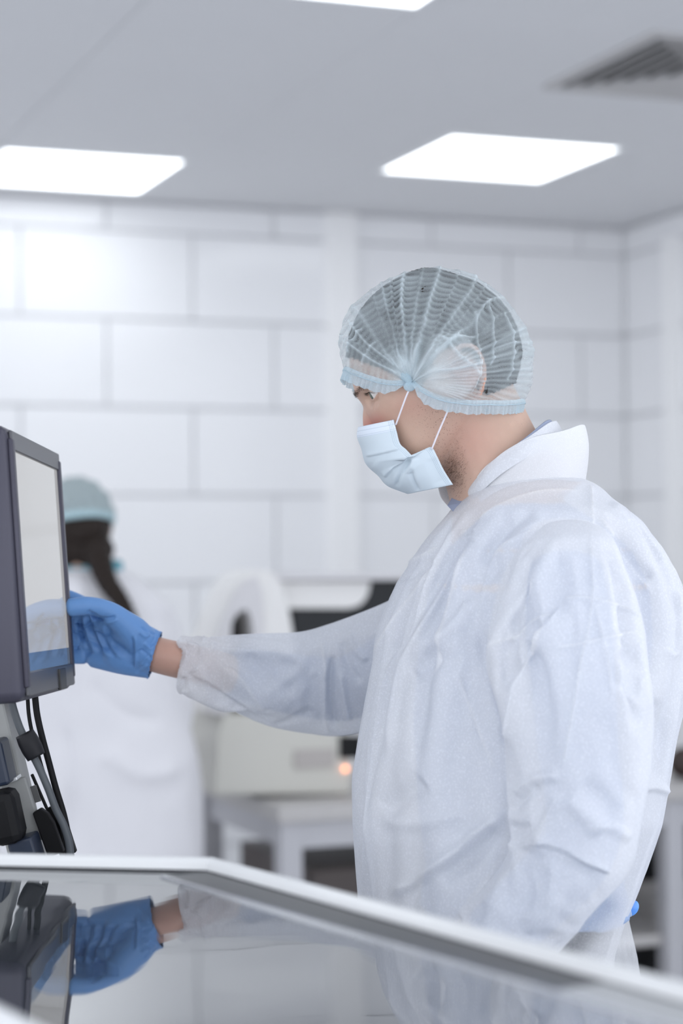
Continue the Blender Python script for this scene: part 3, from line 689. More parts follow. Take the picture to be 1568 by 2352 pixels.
stb = np.clip(stb * smoothstep((1085 - pb[:, 0]) / 70) + .9 * G2(pb[:, 0], pb[:, 1], 1045, 1085, 26, 36) * (hf < 140) + .35 * G2(pb[:, 0], pb[:, 1], 1215, 955, 40, 30), 0, 1) * (pb[:, 1] < 1200)
red = .75 * G2(hf, hu, 195, -62, 34, 26) + .55 * G2(hf, hu, -40, -36, 40, 60) * (np.abs(hl) > 146) + .30 * G2(pb[:, 0], pb[:, 1], 1080, 1010, 60, 70) + .25 * G2(pb[:, 0], pb[:, 1], 950, 930, 50, 30) + .35 * G2(pb[:, 0], pb[:, 1], 870, 985, 30, 22)
red += .35 * G2(pb[:, 0], pb[:, 1], 330, 1500, 200, 90) * (pb[:, 0] < 500)
attr(body, 'stubble', stb); attr(body, 'red', np.clip(red, 0, 1))
# eyes
for sd in (1, -1):
    c = put(EF, EU, EL * sd); gz = fv * .93 - uv * .16 + lv * sd * .10; gz /= np.linalg.norm(gz)
    bm = bmesh.new(); bmesh.ops.create_uvsphere(bm, u_segments=40, v_segments=24, radius=EYE_R * S)
    qv = Vector(gz).to_track_quat('Z', 'Y').to_matrix().to_4x4(); bmesh.ops.transform(bm, matrix=qv, verts=bm.verts); bmesh.ops.translate(bm, vec=tuple(c), verts=bm.verts)
    ey = from_bm('eye', bm, M_eye, man, True); ey.data.materials.append(M_iris); ey.data.materials.append(M_pupil)
    for p in ey.data.polygons:
        a = math.acos(max(-1, min(1, ((np.array(p.center) - c) / (EYE_R * S)) @ gz))); p.material_index = 2 if a < .19 else 1 if a < .47 else 0
# surface lookup for brow hair and beard
from mathutils.bvhtree import BVHTree
bvh = BVHTree.FromPolygons([tuple(x) for x in bv], [tuple(p.vertices) for p in body.data.polygons if (p.center[2] + mo[2]) > 1.35])
def hairs(name, items, m, r0, nm='hair'):
    V, Fc = [], []
    for root, tip, bend in items:
        t = (tip - root); ln = np.linalg.norm(t); x = np.cross(t, fw + .3 * up); x /= np.linalg.norm(x) + 1e-9; y = np.cross(t, x); y /= np.linalg.norm(y) + 1e-9; b0 = len(V)
        for k in range(3):
            p = root + t * k / 3 + bend * math.sin(math.pi * k / 3)
            r = r0 * (1 - k / 3.6)
            for a in range(3): V.append(p + r * (x * math.cos(a * 2.094) + y * math.sin(a * 2.094)))
        V.append(tip); 
        for k in range(2):
            for a in range(3): Fc.append((b0 + k * 3 + a, b0 + k * 3 + (a + 1) % 3, b0 + (k + 1) * 3 + (a + 1) % 3, b0 + (k + 1) * 3 + a))
        for a in range(3): Fc.append((b0 + 6 + a, b0 + 6 + (a + 1) % 3, b0 + 9))
    return mesh(name, V, Fc, m, man, True)
M_brow = mat('brow_hair', (.055, .035, .024), .6)
for sd in (1, -1):
    it = []
    for i in range(230):
        q = rng.random(); la = (16 + 92 * q) * sd; u = 17 + 11 * math.sin(min(1, q * 1.35) * 2.2) - 4 * q + rng.normal(0, 4.2 * (1 - .5 * q))
        h = bvh.ray_cast(Vector(put(290, u, la * .92)), Vector(-(fv - lv * sd * .35 * q)), 1.0)
        if h[0] is None: continue
        p = np.array(h[0]); nrm = np.array(h[1]); t = lv * sd * .9 + uv * (.35 - .6 * q) + nrm * .35 - fv * .2 * q; t = t / np.linalg.norm(t)
        it.append((p - nrm * .0005, p + t * rng.uniform(.005, .009), nrm * .0006))
    hairs('eyebrow', it, M_brow, .00016)
    it = []
    for i in range(46):
        q = i / 45; azl = math.radians(-38 + 104 * q); bow = math.sin(math.pi * np.clip((math.degrees(azl) + 48) / 122, 0, 1)) ** .75; e = math.radians(22 * bow - 4)
        dr = fv * math.cos(e) * math.cos(azl) + uv * math.sin(e) + lv * sd * math.cos(e) * math.sin(azl); p = put(EF, EU, EL * sd) + dr * (EYE_R + 2.5) * S
        it.append((p, p + (dr * .9 - uv * .10 + lv * sd * .2) * rng.uniform(.0055, .0075), uv * -.0012))
    hairs('eyelashes', it, M_brow, .00013)
it = []
for i in range(480):
    x = rng.normal(1043, 12); y = rng.normal(1082, 21); h = bvh.ray_cast(Vector(L(CAM)), Vector(ray(x, y)), 5)
    if h[0] is None: continue
    p = np.array(h[0]); nrm = np.array(h[1]); t = -up * .8 - rt * .3 + nrm * .55 + .3 * rng.normal(0, 1, 3); it.append((p, p + t / np.linalg.norm(t) * rng.uniform(.0015, .0035), nrm * .0004))
tag(hairs('beard', it, mat('beard_hair', (.13, .08, .05), .6), .00010), kind='stuff')
# mole below the hairnet
h = bvh.ray_cast(Vector(L(CAM)), Vector(ray(1117, 942)), 5)
if h[0] is not None:
    bm = bmesh.new(); bmesh.ops.create_uvsphere(bm, u_segments=12, v_segments=8, radius=.0026); mo_ = from_bm('mole', bm, mat('mole_brown', (.16, .07, .035), .5), man, True); mo_.location = tuple(np.array(h[0])); mo_.scale = (.8, .6, 1.1)
# --- short dark hair, a raised shell over the scalp
hl_line = [(760, 815), (815, 825), (870, 845), (930, 872), (972, 890), (992, 850), (1003, 812), (1045, 796), (1085, 815), (1090, 880), (1112, 912), (1200, 918), (1290, 915)]
def above(px, py): xs, ys = zip(*hl_line); return py < np.interp(px, xs, ys)
sc_mask = above(pb[:, 0], pb[:, 1]) & (hu > -95) & (pb[:, 1] < 1000) & (np.abs(hl) < 170)
fidx = [p.vertices[:] for p in body.data.polygons if all(sc_mask[i] for i in p.vertices)]
used = sorted({i for q in fidx for i in q}); remap = {i: k for k, i in enumerate(used)}; bn_ = get_n(body)[used]; base_v = bv[used]
nzv = value_noise((base_v + 5) * np.array([420, 420, 160]), 3) * .5 + value_noise((base_v + 5) * 900, 4) * .5
hair = mesh('hair', base_v + bn_ * (.0040 + .0016 * nzv)[:, None], [tuple(remap[i] for i in q) for q in fidx], M_hairm, man, True)

# --- bouffant hairnet: meridians gathered at both temples
GP = (938, 888)
outl = [(790, 850), (781, 820), (779, 790), (786, 745), (800, 715), (822, 690), (850, 666), (885, 645), (920, 630), (960, 620), (1000, 616), (1040, 622), (1080, 636), (1120, 659), (1150, 680), (1180, 712), (1200, 742), (1215, 780), (1223, 815), (1224, 850), (1222, 880), (1213, 903), (1200, 925)]
oa = np.array([math.degrees(math.atan2(GP[1] - y, x - GP[0])) for x, y in outl]); orad = np.array([math.hypot(x - GP[0], y - GP[1]) for x, y in outl])
NP, NT = 460, 280
lam = np.linspace(0, 1, NP)[:, None]; tt = np.linspace(0.004, np.pi - .004, NT)[None, :]
q = np.sin(tt) ** .9 * np.ones_like(lam)
phi0 = np.interp(q, [0, .22, .55, 1], [196, 187, 176, oa[0]]); phi1 = np.interp(q, [0, .2, .4, .65, 1], [-48, -36, -25, -16, oa[-1]])
lw = lam + .0 * q; phi = phi0 + (phi1 - phi0) * lw
Rr = np.interp(-phi, -oa, orad); Rr = np.where(phi > oa[0], orad[0], np.where(phi < oa[-1], orad[-1], Rr))
r = Rr * q
backness = smoothstep((120 - phi) / 90)
Wp = .0735; nP = 2.7
side = np.clip(1 - q ** nP, 0, 1) ** (1 / nP)
lat = Wp * side * (1 + .04 * backness) + (.004 + .016 * backness) * np.sin(np.pi * np.clip(q, 0, 1) ** .8) * (np.abs(np.cos(tt)) ** .5)
near_s = np.where(tt < np.pi / 2, -1.0, 1.0)
px = GP[0] + r * np.cos(np.radians(phi)); py = GP[1] - r * np.sin(np.radians(phi))
# pleats and crinkles, as relief along the outward direction
dens = np.zeros_like(r); bump_ = np.zeros_like(r)
rid = [(146, 143, .0050, 3.0, .5), (134, 125.5, .0095, 4.2, 1), (122, 112, .005, 2.6, .6), (115, 104.5, .0080, 2.8, .9), (108, 98.5, .0035, 2.4, .5), (101, 91.5, .0080, 2.8, .9), (90, 84.5, .006, 2.4, .8), (80, 75.5, .0095, 4.0, 1), (66, 66, .0035, 2.4, .5), (60, 57.5, .0090, 3.2, .9), (54, 52, .004, 2.2, .5), (47, 45, .0085, 2.6, .9), (36, 36, .004, 2.5, .4), (25, 24.5, .007, 2.6, .7), (14, 14, .004, 2.6, .5), (5, 6, .004, 2.4, .4)]
nz0 = value_noise(np.stack([phi / 14 + 9, r / 60 + 3, 0 * r + 5], -1).reshape(-1, 3), 31).reshape(r.shape)
wob = 2.2 * nz0 + 1.0 * np.sin(r * .16 + phi * .2) * smoothstep((.75 - q) / .5)
for a0_, a1_, hgt, wd_, dn in rid:
    c_ = np.interp(q, [.15, 1], [a0_, a1_]) + wob; d_ = (phi - c_) * np.clip(q, .15, 1) * 1.25
    prof_ = np.where(d_ > 0, np.exp(-(d_ / wd_) ** 1.0), np.exp(-(-d_ / (wd_ * .45)) ** 1.2))      # pleats lean one way
    bump_ += hgt * prof_ * smoothstep(q / .25) * (.28 + .72 * smoothstep((1.02 - q) / .4)) * (.75 + .5 * nz0); dens += .40 * dn ** 2 * np.exp(-(np.abs(d_) / (wd_ * .34)) ** 2) * (.7 + .5 * nz0)
P3 = np.stack([phi / 9 + 40, r / 26 + 7, tt * 2 + 0 * r + 3], -1).reshape(-1, 3)
nzc = value_noise(P3, 11).reshape(r.shape)
pid = sum((phi < np.interp(q, [.15, 1], [a0_, a1_])).astype(float) for a0_, a1_, *_r in rid)
crk = np.sin(2 * np.pi * r / 13.5 + 2.4 * nzc + 2.1 * pid + .10 * phi) * (.8 + .6 * nz0) * smoothstep((phi - 28) / 25) + .8 * np.sin(2 * np.pi * phi / 3.3 + 2.5 * nzc) * smoothstep((40 - phi) / 20)
bump_ += .00085 * crk * smoothstep((q - .18) / .2) * (.6 + .5 * nzc) + .0016 * nzc
dens += .22 * smoothstep((1.0 - np.sqrt(((px - 1024) / 66) ** 2 + ((py - 858) / 82) ** 2)) / .3) + .10 * crk * smoothstep((q - .2) / .2) + .42 * np.exp(-(q / .17) ** 2) + .10 * nzc + .18 * smoothstep((.45 - q) / .3) * smoothstep((phi - 60) / 20)
# pouch over the ear and the fold behind it
pd = np.sqrt(((px - 1024) / 66) ** 2 + ((py - 858) / 82) ** 2); bump_ += .0125 * smoothstep((1.05 - pd) / .35) * (np.cos(tt) > 0) * smoothstep(q / .2)
pd2 = np.sqrt(((px - 1024) / 66) ** 2 + ((py - 858) / 82) ** 2); bump_ += .0125 * smoothstep((1.05 - pd2) / .35) * (np.cos(tt) < 0) * smoothstep(q / .2)
for ln in ([(1078, 735), (1082, 800), (1083, 860), (1068, 912)], [(985, 830), (1030, 800), (1075, 790)], [(980, 870), (1040, 862), (1080, 850)], [(1000, 800), (1035, 840), (1075, 872)], [(1110, 700), (1118, 770), (1112, 850)], [(1150, 730), (1163, 800), (1155, 880)], [(1120, 815), (1160, 800), (1205, 795)], [(800, 745), (840, 800), (900, 850)], [(790, 790), (850, 838), (905, 868)], [(830, 770), (800, 815)], [(860, 800), (830, 845)]):
    ds, _, ps = seg_dist(np.stack([px.ravel(), py.ravel()], 1), spline([(*p, 0) for p in ln], 20)[:, :2]); e_ = (np.exp(-ds / 4.0) * smoothstep(ps / .1) * smoothstep((1 - ps) / .1)).reshape(r.shape)
    bump_ += .0038 * e_; dens += .30 * np.exp(-(ds / 2.6) ** 2).reshape(r.shape)
base3 = np.array([[ZM + near_s[0, j] * lat[i, j] for j in range(NT)] for i in range(NP)])
ang = np.radians(phi)
# outward direction: blend of radial (at the crown) and lateral (at the sides)
rad3 = np.cos(ang)[..., None] * rt + np.sin(ang)[..., None] * up
wl = np.clip(np.abs(np.cos(tt)) ** 1.2, 0, 1) * np.ones_like(r); latdir = (near_s * wl)[..., None] * fw
od = rad3 * np.sqrt(np.clip(1 - wl ** 2, 0, 1))[..., None] + latdir; od /= np.linalg.norm(od, axis=-1)[..., None]
c0 = W(GP[0], GP[1], ZM)
pos = c0 + S * r[..., None] * rad3 + (near_s * lat)[..., None] * fw + od * bump_[..., None]
vv = (pos - mo).reshape(-1, 3); ff = [(i * NT + j, i * NT + j + 1, (i + 1) * NT + j + 1, (i + 1) * NT + j) for i in range(NP - 1) for j in range(NT - 1)]
capo = mesh('hairnet', vv, ff, M_cap, man, True); attr(capo, 'dens', np.clip(dens, -.30, .5).ravel())
# gathered elastic hem with its little frill
def hem(row, sign, name):
    E_ = pos[row] - mo; O_ = od[row]; n_ = len(E_); t_ = np.gradient(E_, axis=0); t_ /= np.linalg.norm(t_, axis=1)[:, None]
    dn = np.cross(t_, O_); dn /= np.linalg.norm(dn, axis=1)[:, None]
    if (dn[n_ // 2] @ (E_[n_ // 2] - (pos[NP // 2][n_ // 2] - mo))) < 0: dn = -dn
    N2 = 900; s_ = np.linspace(0, n_ - 1, N2); I = lambda A: np.stack([np.interp(s_, np.arange(n_), A[:, k]) for k in range(3)], 1)
    E2, O2, D2 = I(E_), I(O_), I(dn); arc = np.r_[0, np.cumsum(np.linalg.norm(np.diff(E2, axis=0), axis=1))]
    fade = smoothstep(np.minimum(arc, arc[-1] - arc) / .03); jit = value_noise(np.stack([arc * 90 + 3, arc * 0, arc * 0], 1), 21); ph = arc * 2 * np.pi / .0060 + 2.2 * jit
    V_ = []; rows_ = 9
    for k in range(rows_):
        w_ = k / (rows_ - 1); amp = .0002 + .0013 * w_
        off = -.004 + .0165 * w_ * (.95 + .05 * np.sin(ph * .5))
        V_.append(E2 + D2 * ((-.004 + (off + .004) * (.3 + .7 * fade)))[:, None] + O2 * ((.0014 if w_ > .3 else .0018 * math.sin(w_ * 5.2) + .0006) + amp * np.sin(ph + .6 * w_) * fade)[:, None])
    V_ = np.array(V_).reshape(-1, 3); f_ = [(k * N2 + j, k * N2 + j + 1, (k + 1) * N2 + j + 1, (k + 1) * N2 + j) for k in range(rows_ - 1) for j in range(N2 - 1)]
    return mesh(name, V_, f_, M_capedge, capo, True), E2, O2, D2
h1, E2f, O2f, D2f = hem(0, 1, 'front_hem'); h2, E2b, O2b, D2b = hem(NP - 1, -1, 'back_hem')
tube('elastic', [*(E2f + O2f * .0022 + D2f * .001)[20:-20:12]], .0007, M_capedge, capo, 6, 140); tube('elastic', [*(E2b + O2b * .0026 + D2b * .001)[20:-20:12]], .0007, M_capedge, capo, 6, 140)
for s_ in (-1, 1):                                                     # knot of gathered cloth at each temple
    k0 = L(W(GP[0], GP[1] - 4, ZM + s_ * .076)); V_ = []
    bm = bmesh.new(); bmesh.ops.create_uvsphere(bm, u_segments=16, v_segments=10, radius=.0062); kn = from_bm('knot', bm, M_capedge, capo, True); kn.location = tuple(k0 + rt * .001 - up * .002 + fw * s_ * .003); kn.scale = (1.1, .6, .9)
    tube('gather', [k0 + up * .012 - rt * .006, k0 + up * .004 + fw * s_ * .003, k0 - up * .003 + fw * s_ * .001], [.006, .0045, .002], M_capedge, capo, 10, 10)

# --- surgical mask
M_mask = bpy.data.materials.new('mask_pale_blue'); M_mask.use_nodes = True
def build_mask_mat(m):
    n, l = nodes_of(m); b = n['Principled BSDF']; b.inputs['Base Color'].default_value = (.63, .715, .775, 1); b.inputs['Roughness'].default_value = .7; b.inputs['Specular IOR Level'].default_value = .3
    at = n.new('ShaderNodeUVMap'); at.uv_map = 'cloth'; sx = n.new('ShaderNodeSeparateXYZ'); l.new(at.outputs['UV'], sx.inputs[0])   # millimetres from the side edge / top edge
    def mth(op, a, c=None, c3=None):
        x = n.new('ShaderNodeMath'); x.operation = op
        for i, q_ in enumerate((a, c, c3)):
            if q_ is None: continue
            if isinstance(q_, (int, float)): x.inputs[i].default_value = q_
            else: l.new(q_, x.inputs[i])
        return x.outputs[0]
    X, Y = sx.outputs[0], sx.outputs[1]
    def row(c, o_, per, w): return mth('MULTIPLY', mth('LESS_THAN', mth('ABSOLUTE', mth('SUBTRACT', c, w)), .33), mth('LESS_THAN', mth('FRACT', mth('DIVIDE', o_, per)), .5))
    tot = None
    for w in (5.2, 10.6, 12.2): t_ = row(Y, X, 1.35, w); tot = t_ if tot is None else mth('MAXIMUM', tot, t_)
    for w in (2.8, 4.6, 6.4): t_ = row(X, Y, 1.7, w); tot = mth('MAXIMUM', tot, t_)
    mx = n.new('ShaderNodeMix'); mx.data_type = 'RGBA'; l.new(mth('LESS_THAN', Y, 12.6), mx.inputs['Factor']); mx.inputs['A'].default_value = (.63, .715, .775, 1); mx.inputs['B'].default_value = (.74, .81, .90, 1)
    m2 = n.new('ShaderNodeMix'); m2.data_type = 'RGBA'; l.new(mth('MULTIPLY', tot, .75), m2.inputs['Factor']); l.new(mx.outputs['Result'], m2.inputs['A']); m2.inputs['B'].default_value = (.30, .40, .50, 1); l.new(m2.outputs['Result'], b.inputs['Base Color'])
    bp = n.new('ShaderNodeBump'); bp.inputs['Strength'].default_value = .35; bp.inputs['Distance'].default_value = .0006; l.new(mth('SUBTRACT', 1.0, tot), bp.inputs['Height']); l.new(bp.outputs['Normal'], b.inputs['Normal'])
build_mask_mat(M_mask)
midl = spline([(*p, 0) for p in [(823, 981), (822, 1000), (826, 1024), (835, 1050), (851, 1077), (872, 1098), (895, 1117), (918, 1129), (936, 1134)]], 81)[:, :2]
edgl = spline([(*p, 0) for p in [(904, 964), (911, 992), (919, 1020), (932, 1032), (949, 1049), (953, 1047), (970, 1037), (990, 1027), (1003, 1047), (1018, 1078), (1040, 1113)]], 81)[:, :2]
elat = np.interp(np.linspace(0, 1, 81), [0, .3, .5, .7, 1], [.0600, .0655, .0675, .0690, .0600])
NS = 97; mv = []; muv = []
for i in range(81):
    for j in range(NS):
        b_ = (j / (NS - 1) * 2 - 1); a_ = abs(b_) * np.pi / 2; w_ = 1 - math.cos(a_) ** 1.05; sgn = -1 if b_ < 0 else 1
        p2 = midl[i] + (edgl[i] - midl[i]) * w_
        pl_ = .0011 * math.sin(i / 80 * 2 * np.pi * 3.0) * smoothstep(np.array((.9 - abs(b_)) / .6))
        mv.append(hp(p2[0], p2[1], sgn * elat[i] * math.sin(a_) ** .92) + (fv * math.cos(a_) - fw * (-sgn) * math.sin(a_)) * pl_)
mv = np.array(mv).reshape(81, NS, 3)
sx_ = np.zeros((81, NS)); 
for i in range(81):
    al_ = np.r_[0, np.cumsum(np.linalg.norm(np.diff(mv[i], axis=0), axis=1))]; sx_[i] = np.minimum(al_, al_[-1] - al_) * 1000
sy_ = np.vstack([np.zeros((1, NS)), np.cumsum(np.linalg.norm(np.diff(mv, axis=0), axis=2), axis=0)]) * 1000
mfc = [(i * NS + j, i * NS + j + 1, (i + 1) * NS + j + 1, (i + 1) * NS + j) for i in range(80) for j in range(NS - 1)]
masko = mesh('face_mask', mv.reshape(-1, 3), mfc, M_mask, man, True)
uvl = masko.data.uv_layers.new(name='cloth'); li = np.empty(len(masko.data.loops), int); masko.data.loops.foreach_get('vertex_index', li)
uvl.data.foreach_set('uv', np.stack([sx_.ravel()[li], sy_.ravel()[li]], 1).ravel())
mz = (1.9, 2.31)
n0 = get_n(masko); flip = (n0[40 * NS + 8] @ fw) > 0
if flip: masko.data.flip_normals()
sculpt(masko, [([(838, 1049), (880, 1040), (920, 1030)], 5, .0034, 'left', mz), ([(884, 1098), (905, 1072), (940, 1045)], 6, .0044, 'left', mz), ([(908, 1122), (920, 1085), (945, 1052)], 5, -.0036, 'ridge', mz), ([(941, 1072), (948, 1100), (962, 1130)], 4, -.0032, 'ridge', mz), ([(953, 1050), (946, 1070), (938, 1088)], 6, .0036, 'ridge', mz), ([(860, 1060), (880, 1078), (905, 1070)], 12, .0016, 'ridge', mz), ([(985, 1050), (1000, 1085), (1010, 1115)], 14, -.0014, 'ridge', mz)], mo)
bake(masko, [('SOLIDIFY', dict(thickness=.0009, offset=0))]); shade(masko)
M_loop = mat('ear_loop_white', (.80, .78, .84), .8)
for s_ in (-1, 1):
    tube('ear_loop', [hp(909, 975, s_ * .0620), hp(921, 942, s_ * .0705), hp(932, 912, s_ * .0765), hp(940, 893, s_ * .078)], .0017, M_loop, masko, 10, 20, rad2=.0010)
    tube('ear_loop', [hp(991, 1032, s_ * .0700), hp(1007, 992, s_ * .0745), hp(1020, 962, s_ * .079), hp(1031, 936, s_ * .083)], .0019, M_loop, masko, 10, 20, rad2=.0010)

# --- shirt, trousers, shoes
sh_rows = [(y, a - 1, b + 1, w + .0005) for y, a, b, w in tr_rows[0:8]] + [(2085, 962, 1445, .178)]
shirt = fused('shirt', [torso_rings(sh_rows), limb([WL(1230, 1330, 2.44), WL(1020, 1450, 2.51), WL(800, 1580, 2.565), WL(700, 1575, 2.55), WL(520, 1545, 2.515)], [.046, .046, .042, .040, .034], 18, 40), limb([WL(1290, 1300, 2.15), WL(1305, 1450, 2.10), WL(1325, 1700, 2.062), WL(1335, 1930, 2.052), WL(1200, 2090, 2.052), WL(1110, 2170, 2.065)], [.046, .047, .043, .040, .038, .034], 18, 40)], M_shirt, man, .006, 4)
trp = [torso_rings([(2070, 955, 1412, .195), (2200, 950, 1366, .205), (2330, 960, 1350, .198), (2400, 1000, 1330, .16)])]
for s, fx in ((-1, -30), (1, 25)):
    zz = ZM + s * .095
    trp.append(limb([atz(1165, zz, .97), atz(1185 + fx, zz, .75), atz(1205 + fx, zz + s * .01, .50), atz(1232 + fx, zz + s * .01, .30), atz(1240 + fx, zz + s * .015, .09)], [.088, .086, .078, .075, .075], 20, 40))
fused('trousers', trp, M_trous, man, .008, 4)
for s, fx in ((-1, -30), (1, 25)):
    zz = ZM + s * .095
    o = fused('shoe', [limb([atz(1300 + fx, zz + s * .012, .048), atz(1180 + fx, zz + s * .02, .052), atz(1020 + fx, zz + s * .03, .040), atz(965 + fx, zz + s * .035, .034)], [.040, .045, .043, .030], 16, 20)], M_shoe, man, .005, 3)
    v_ = get_v(o); v_[:, 2] = np.maximum(v_[:, 2], .012); set_v(o, v_)
    prism('sole', [atz(1310 + fx, zz + s * .012 - .034, .0), atz(1310 + fx, zz + s * .012 + .034, .0), atz(1150 + fx, zz + s * .02 + .040, .0), atz(975 + fx, zz + s * .035 + .034, .0), atz(950 + fx, zz + s * .035, .0), atz(975 + fx, zz + s * .035 - .034, .0), atz(1150 + fx, zz + s * .02 - .040, .0)], (0, 0, .018), M_sole, o, .003)
# --- the white gown
gr = [(1095, 1110, 1345, .072), (1125, 1070, 1385, .098), (1160, 1034, 1430, .13), (1195, 1006, 1478, .165), (1250, 955, 1535, .200), (1330, 898, 1578, .220), (1440, 852, 1592, .226), (1560, 834, 1586, .230), (1660, 824, 1572, .232), (1790, 808, 1546, .236), (1900, 811, 1524, .240), (2000, 817, 1490, .240), (2060, 821, 1460, .238), (2120, 823, 1436, .234), (2200, 826, 1400, .226), (2300, 830, 1395, .228), (2500, 832, 1415, .236), (2750, 828, 1440, .242), (3000, 824, 1460, .246)]
def smooth_rows(rows, n):
    A = np.array([np.hstack([np.atleast_1d(np.asarray(c, float)) for c in r_]) for r_ in rows]); k = len(A); t = np.linspace(0, k - 1, n)
    ext = np.vstack([2 * A[0] - A[1], A, 2 * A[-1] - A[-2]]); i = np.minimum(t.astype(int), k - 2); f = (t - i)[:, None]
    p0, p1, p2, p3 = ext[i], ext[i + 1], ext[i + 2], ext[i + 3]
    bs = ((1 - f) ** 3 * p0 + (3 * f**3 - 6 * f**2 + 4) * p1 + (-3 * f**3 + 3 * f**2 + 3 * f + 1) * p2 + f**3 * p3) / 6       # B-spline: no kinks between sections
    return bs
def strip_sleeve(rows, n=36, pw=2.25, m=60):
    rows = [((r_[0], r_[1]), (r_[2], r_[3]), r_[4], r_[5]) for r_ in smooth_rows(rows, m)]
    rings = []; a = np.linspace(0, 2 * np.pi, n, endpoint=False)
    for (lx, ly), (rx, ry), Z, hd in rows:
        p, q_ = WL(lx, ly, Z), WL(rx, ry, Z); c = (p + q_) / 2; h = (q_ - p) / 2
        rings.append(np.array([c + h * np.sign(math.cos(t)) * abs(math.cos(t)) ** (2 / pw) + fw * hd * np.sign(math.sin(t)) * abs(math.sin(t)) ** (2 / pw) for t in a]))
    return loft_data(rings)
left_rows = [((1245, 1190), (1350, 1190), 2.20, .05), ((1200, 1225), (1405, 1222), 2.165, .078), ((1150, 1300), (1455, 1292), 2.125, .095), ((1114, 1372), (1478, 1376), 2.105, .098), ((1096, 1440), (1500, 1441), 2.09, .098), ((1114, 1522), (1518, 1534), 2.08, .094), ((1142, 1600), (1497, 1596), 2.075, .090), ((1162, 1690), (1490, 1655), 2.07, .088), ((1154, 1765), (1488, 1745), 2.065, .088), ((1148, 1838), (1472, 1798), 2.06, .086), ((1168, 1882), (1461, 1850), 2.055, .084), ((1138, 1940), (1452, 1930), 2.05, .082), ((1108, 2000), (1398, 1974), 2.045, .074), ((1075, 2048), (1350, 2026), 2.045, .066), ((1026, 2108), (1296, 2096), 2.05, .059), ((966, 2175), (1236, 2170), 2.06, .054), ((905, 2250), (1200, 2275), 2.075, .050), ((885, 2275), (1150, 2320), 2.08, .046)]
right_rows = [((424, 1456), (398, 1582), 2.492, .036), ((452, 1461), (418, 1606), 2.496, .040), ((490, 1467), (450, 1628), 2.503, .044), ((560, 1468), (528, 1652), 2.52, .049), ((640, 1470), (625, 1677), 2.54, .054), ((705, 1478), (700, 1690), 2.555, .058), ((735, 1462), (740, 1690), 2.562, .060), ((770, 1447), (768, 1701), 2.568, .062), ((838, 1418), (820, 1692), 2.568, .066), ((930, 1375), (905, 1672), 2.55, .070), ((1050, 1300), (1010, 1600), 2.52, .078), ((1170, 1235), (1150, 1480), 2.48, .085), ((1260, 1190), (1260, 1420), 2.43, .075)]
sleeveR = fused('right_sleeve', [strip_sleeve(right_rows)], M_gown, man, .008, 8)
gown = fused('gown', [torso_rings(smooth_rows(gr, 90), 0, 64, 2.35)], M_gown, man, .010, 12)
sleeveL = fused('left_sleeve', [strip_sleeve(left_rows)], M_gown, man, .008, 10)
sleeveR.parent = gown; sleeveL.parent = gown
# cloth is draped by a short simulation over the body, so the folds are those of a real loose garment
def drape(o, collider_parts, frames, grow, pins, bend=.4, tens=12., goal=1., grav=1., qual=6, press=0.):
    v, f = joinv(collider_parts); c = mesh('tmp_collider', v, f, None, man)
    bake(c, [('REMESH', dict(mode='VOXEL', voxel_size=.012)), ('SMOOTH', dict(factor=.5, iterations=4))])
    cm = c.modifiers.new('COLLISION', 'COLLISION'); c.collision.thickness_outer = .003; c.collision.cloth_friction = 3
    vg = o.vertex_groups.new(name='pin'); w = pins(get_v(o))
    for i, x in enumerate(w): vg.add([i], float(x), 'REPLACE')
    md = o.modifiers.new('CLOTH', 'CLOTH'); s = md.settings
    s.quality = qual; s.mass = .12; s.tension_stiffness = tens; s.compression_stiffness = tens; s.shear_stiffness = tens * .4; s.bending_stiffness = bend
    s.tension_damping = 10; s.compression_damping = 10; s.shear_damping = 10; s.bending_damping = .5; s.air_damping = 2
    s.vertex_group_mass = 'pin'; s.pin_stiffness = goal; s.shrink_min = -grow; s.effector_weights.gravity = grav
    if press: s.use_pressure = True; s.uniform_pressure_force = press
    md.collision_settings.use_collision = True; md.collision_settings.distance_min = .003; md.collision_settings.collision_quality = 2; md.collision_settings.use_self_collision = False
    md.point_cache.frame_start = 1; md.point_cache.frame_end = frames
    for k in range(1, frames + 1): SC.frame_set(k)
    dg = bpy.context.evaluated_depsgraph_get(); ev = o.evaluated_get(dg); me = bpy.data.meshes.new_from_object(ev); old = o.data; o.modifiers.clear(); o.data = me
    o.vertex_groups.clear(); cd = c.data; bpy.data.objects.remove(c); SC.frame_set(1)
    return o
body_col = [torso_rings([(y, a - 6, b + 6, w_ + .004) for y, a, b, w_ in tr_rows]), torso_rings([(2200, 945, 1402, .214), (2330, 955, 1392, .208), (2900, 990, 1370, .19)])]
armL_col = [limb([WL(1290, 1270, 2.15), WL(1305, 1450, 2.10), WL(1325, 1700, 2.065), WL(1335, 1930, 2.05), WL(1200, 2090, 2.05), WL(1040, 2235, 2.08), WL(980, 2285, 2.09)], [.058, .056, .052, .047, .045, .034, .03], 18, 40)]
armR_col = [limb([WL(1230, 1300, 2.46), WL(1010, 1440, 2.52), WL(800, 1580, 2.565), WL(700, 1575, 2.55), WL(560, 1555, 2.525), WL(450, 1525, 2.50), WL(375, 1508, 2.488)], [.060, .054, .048, .048, .042, .032, .03], 18, 50)]
def pin_torso(v):
    p = proj(v + mo); return np.clip(smoothstep((1200 - p[:, 1]) / 60), .07, 1)
def pin_L(v):
    p = proj(v + mo); return np.clip(smoothstep((1245 - p[:, 1]) / 40) + smoothstep((p[:, 1] - 2255) / 30), .07, 1)
def pin_R(v):
    p = proj(v + mo); return np.clip(smoothstep((p[:, 0] - 1000) / 80) + smoothstep((424 - p[:, 0]) / 12), .07, 1)
drape(gown, body_col, 17, .042, pin_torso, 3., 18., 6., .65)
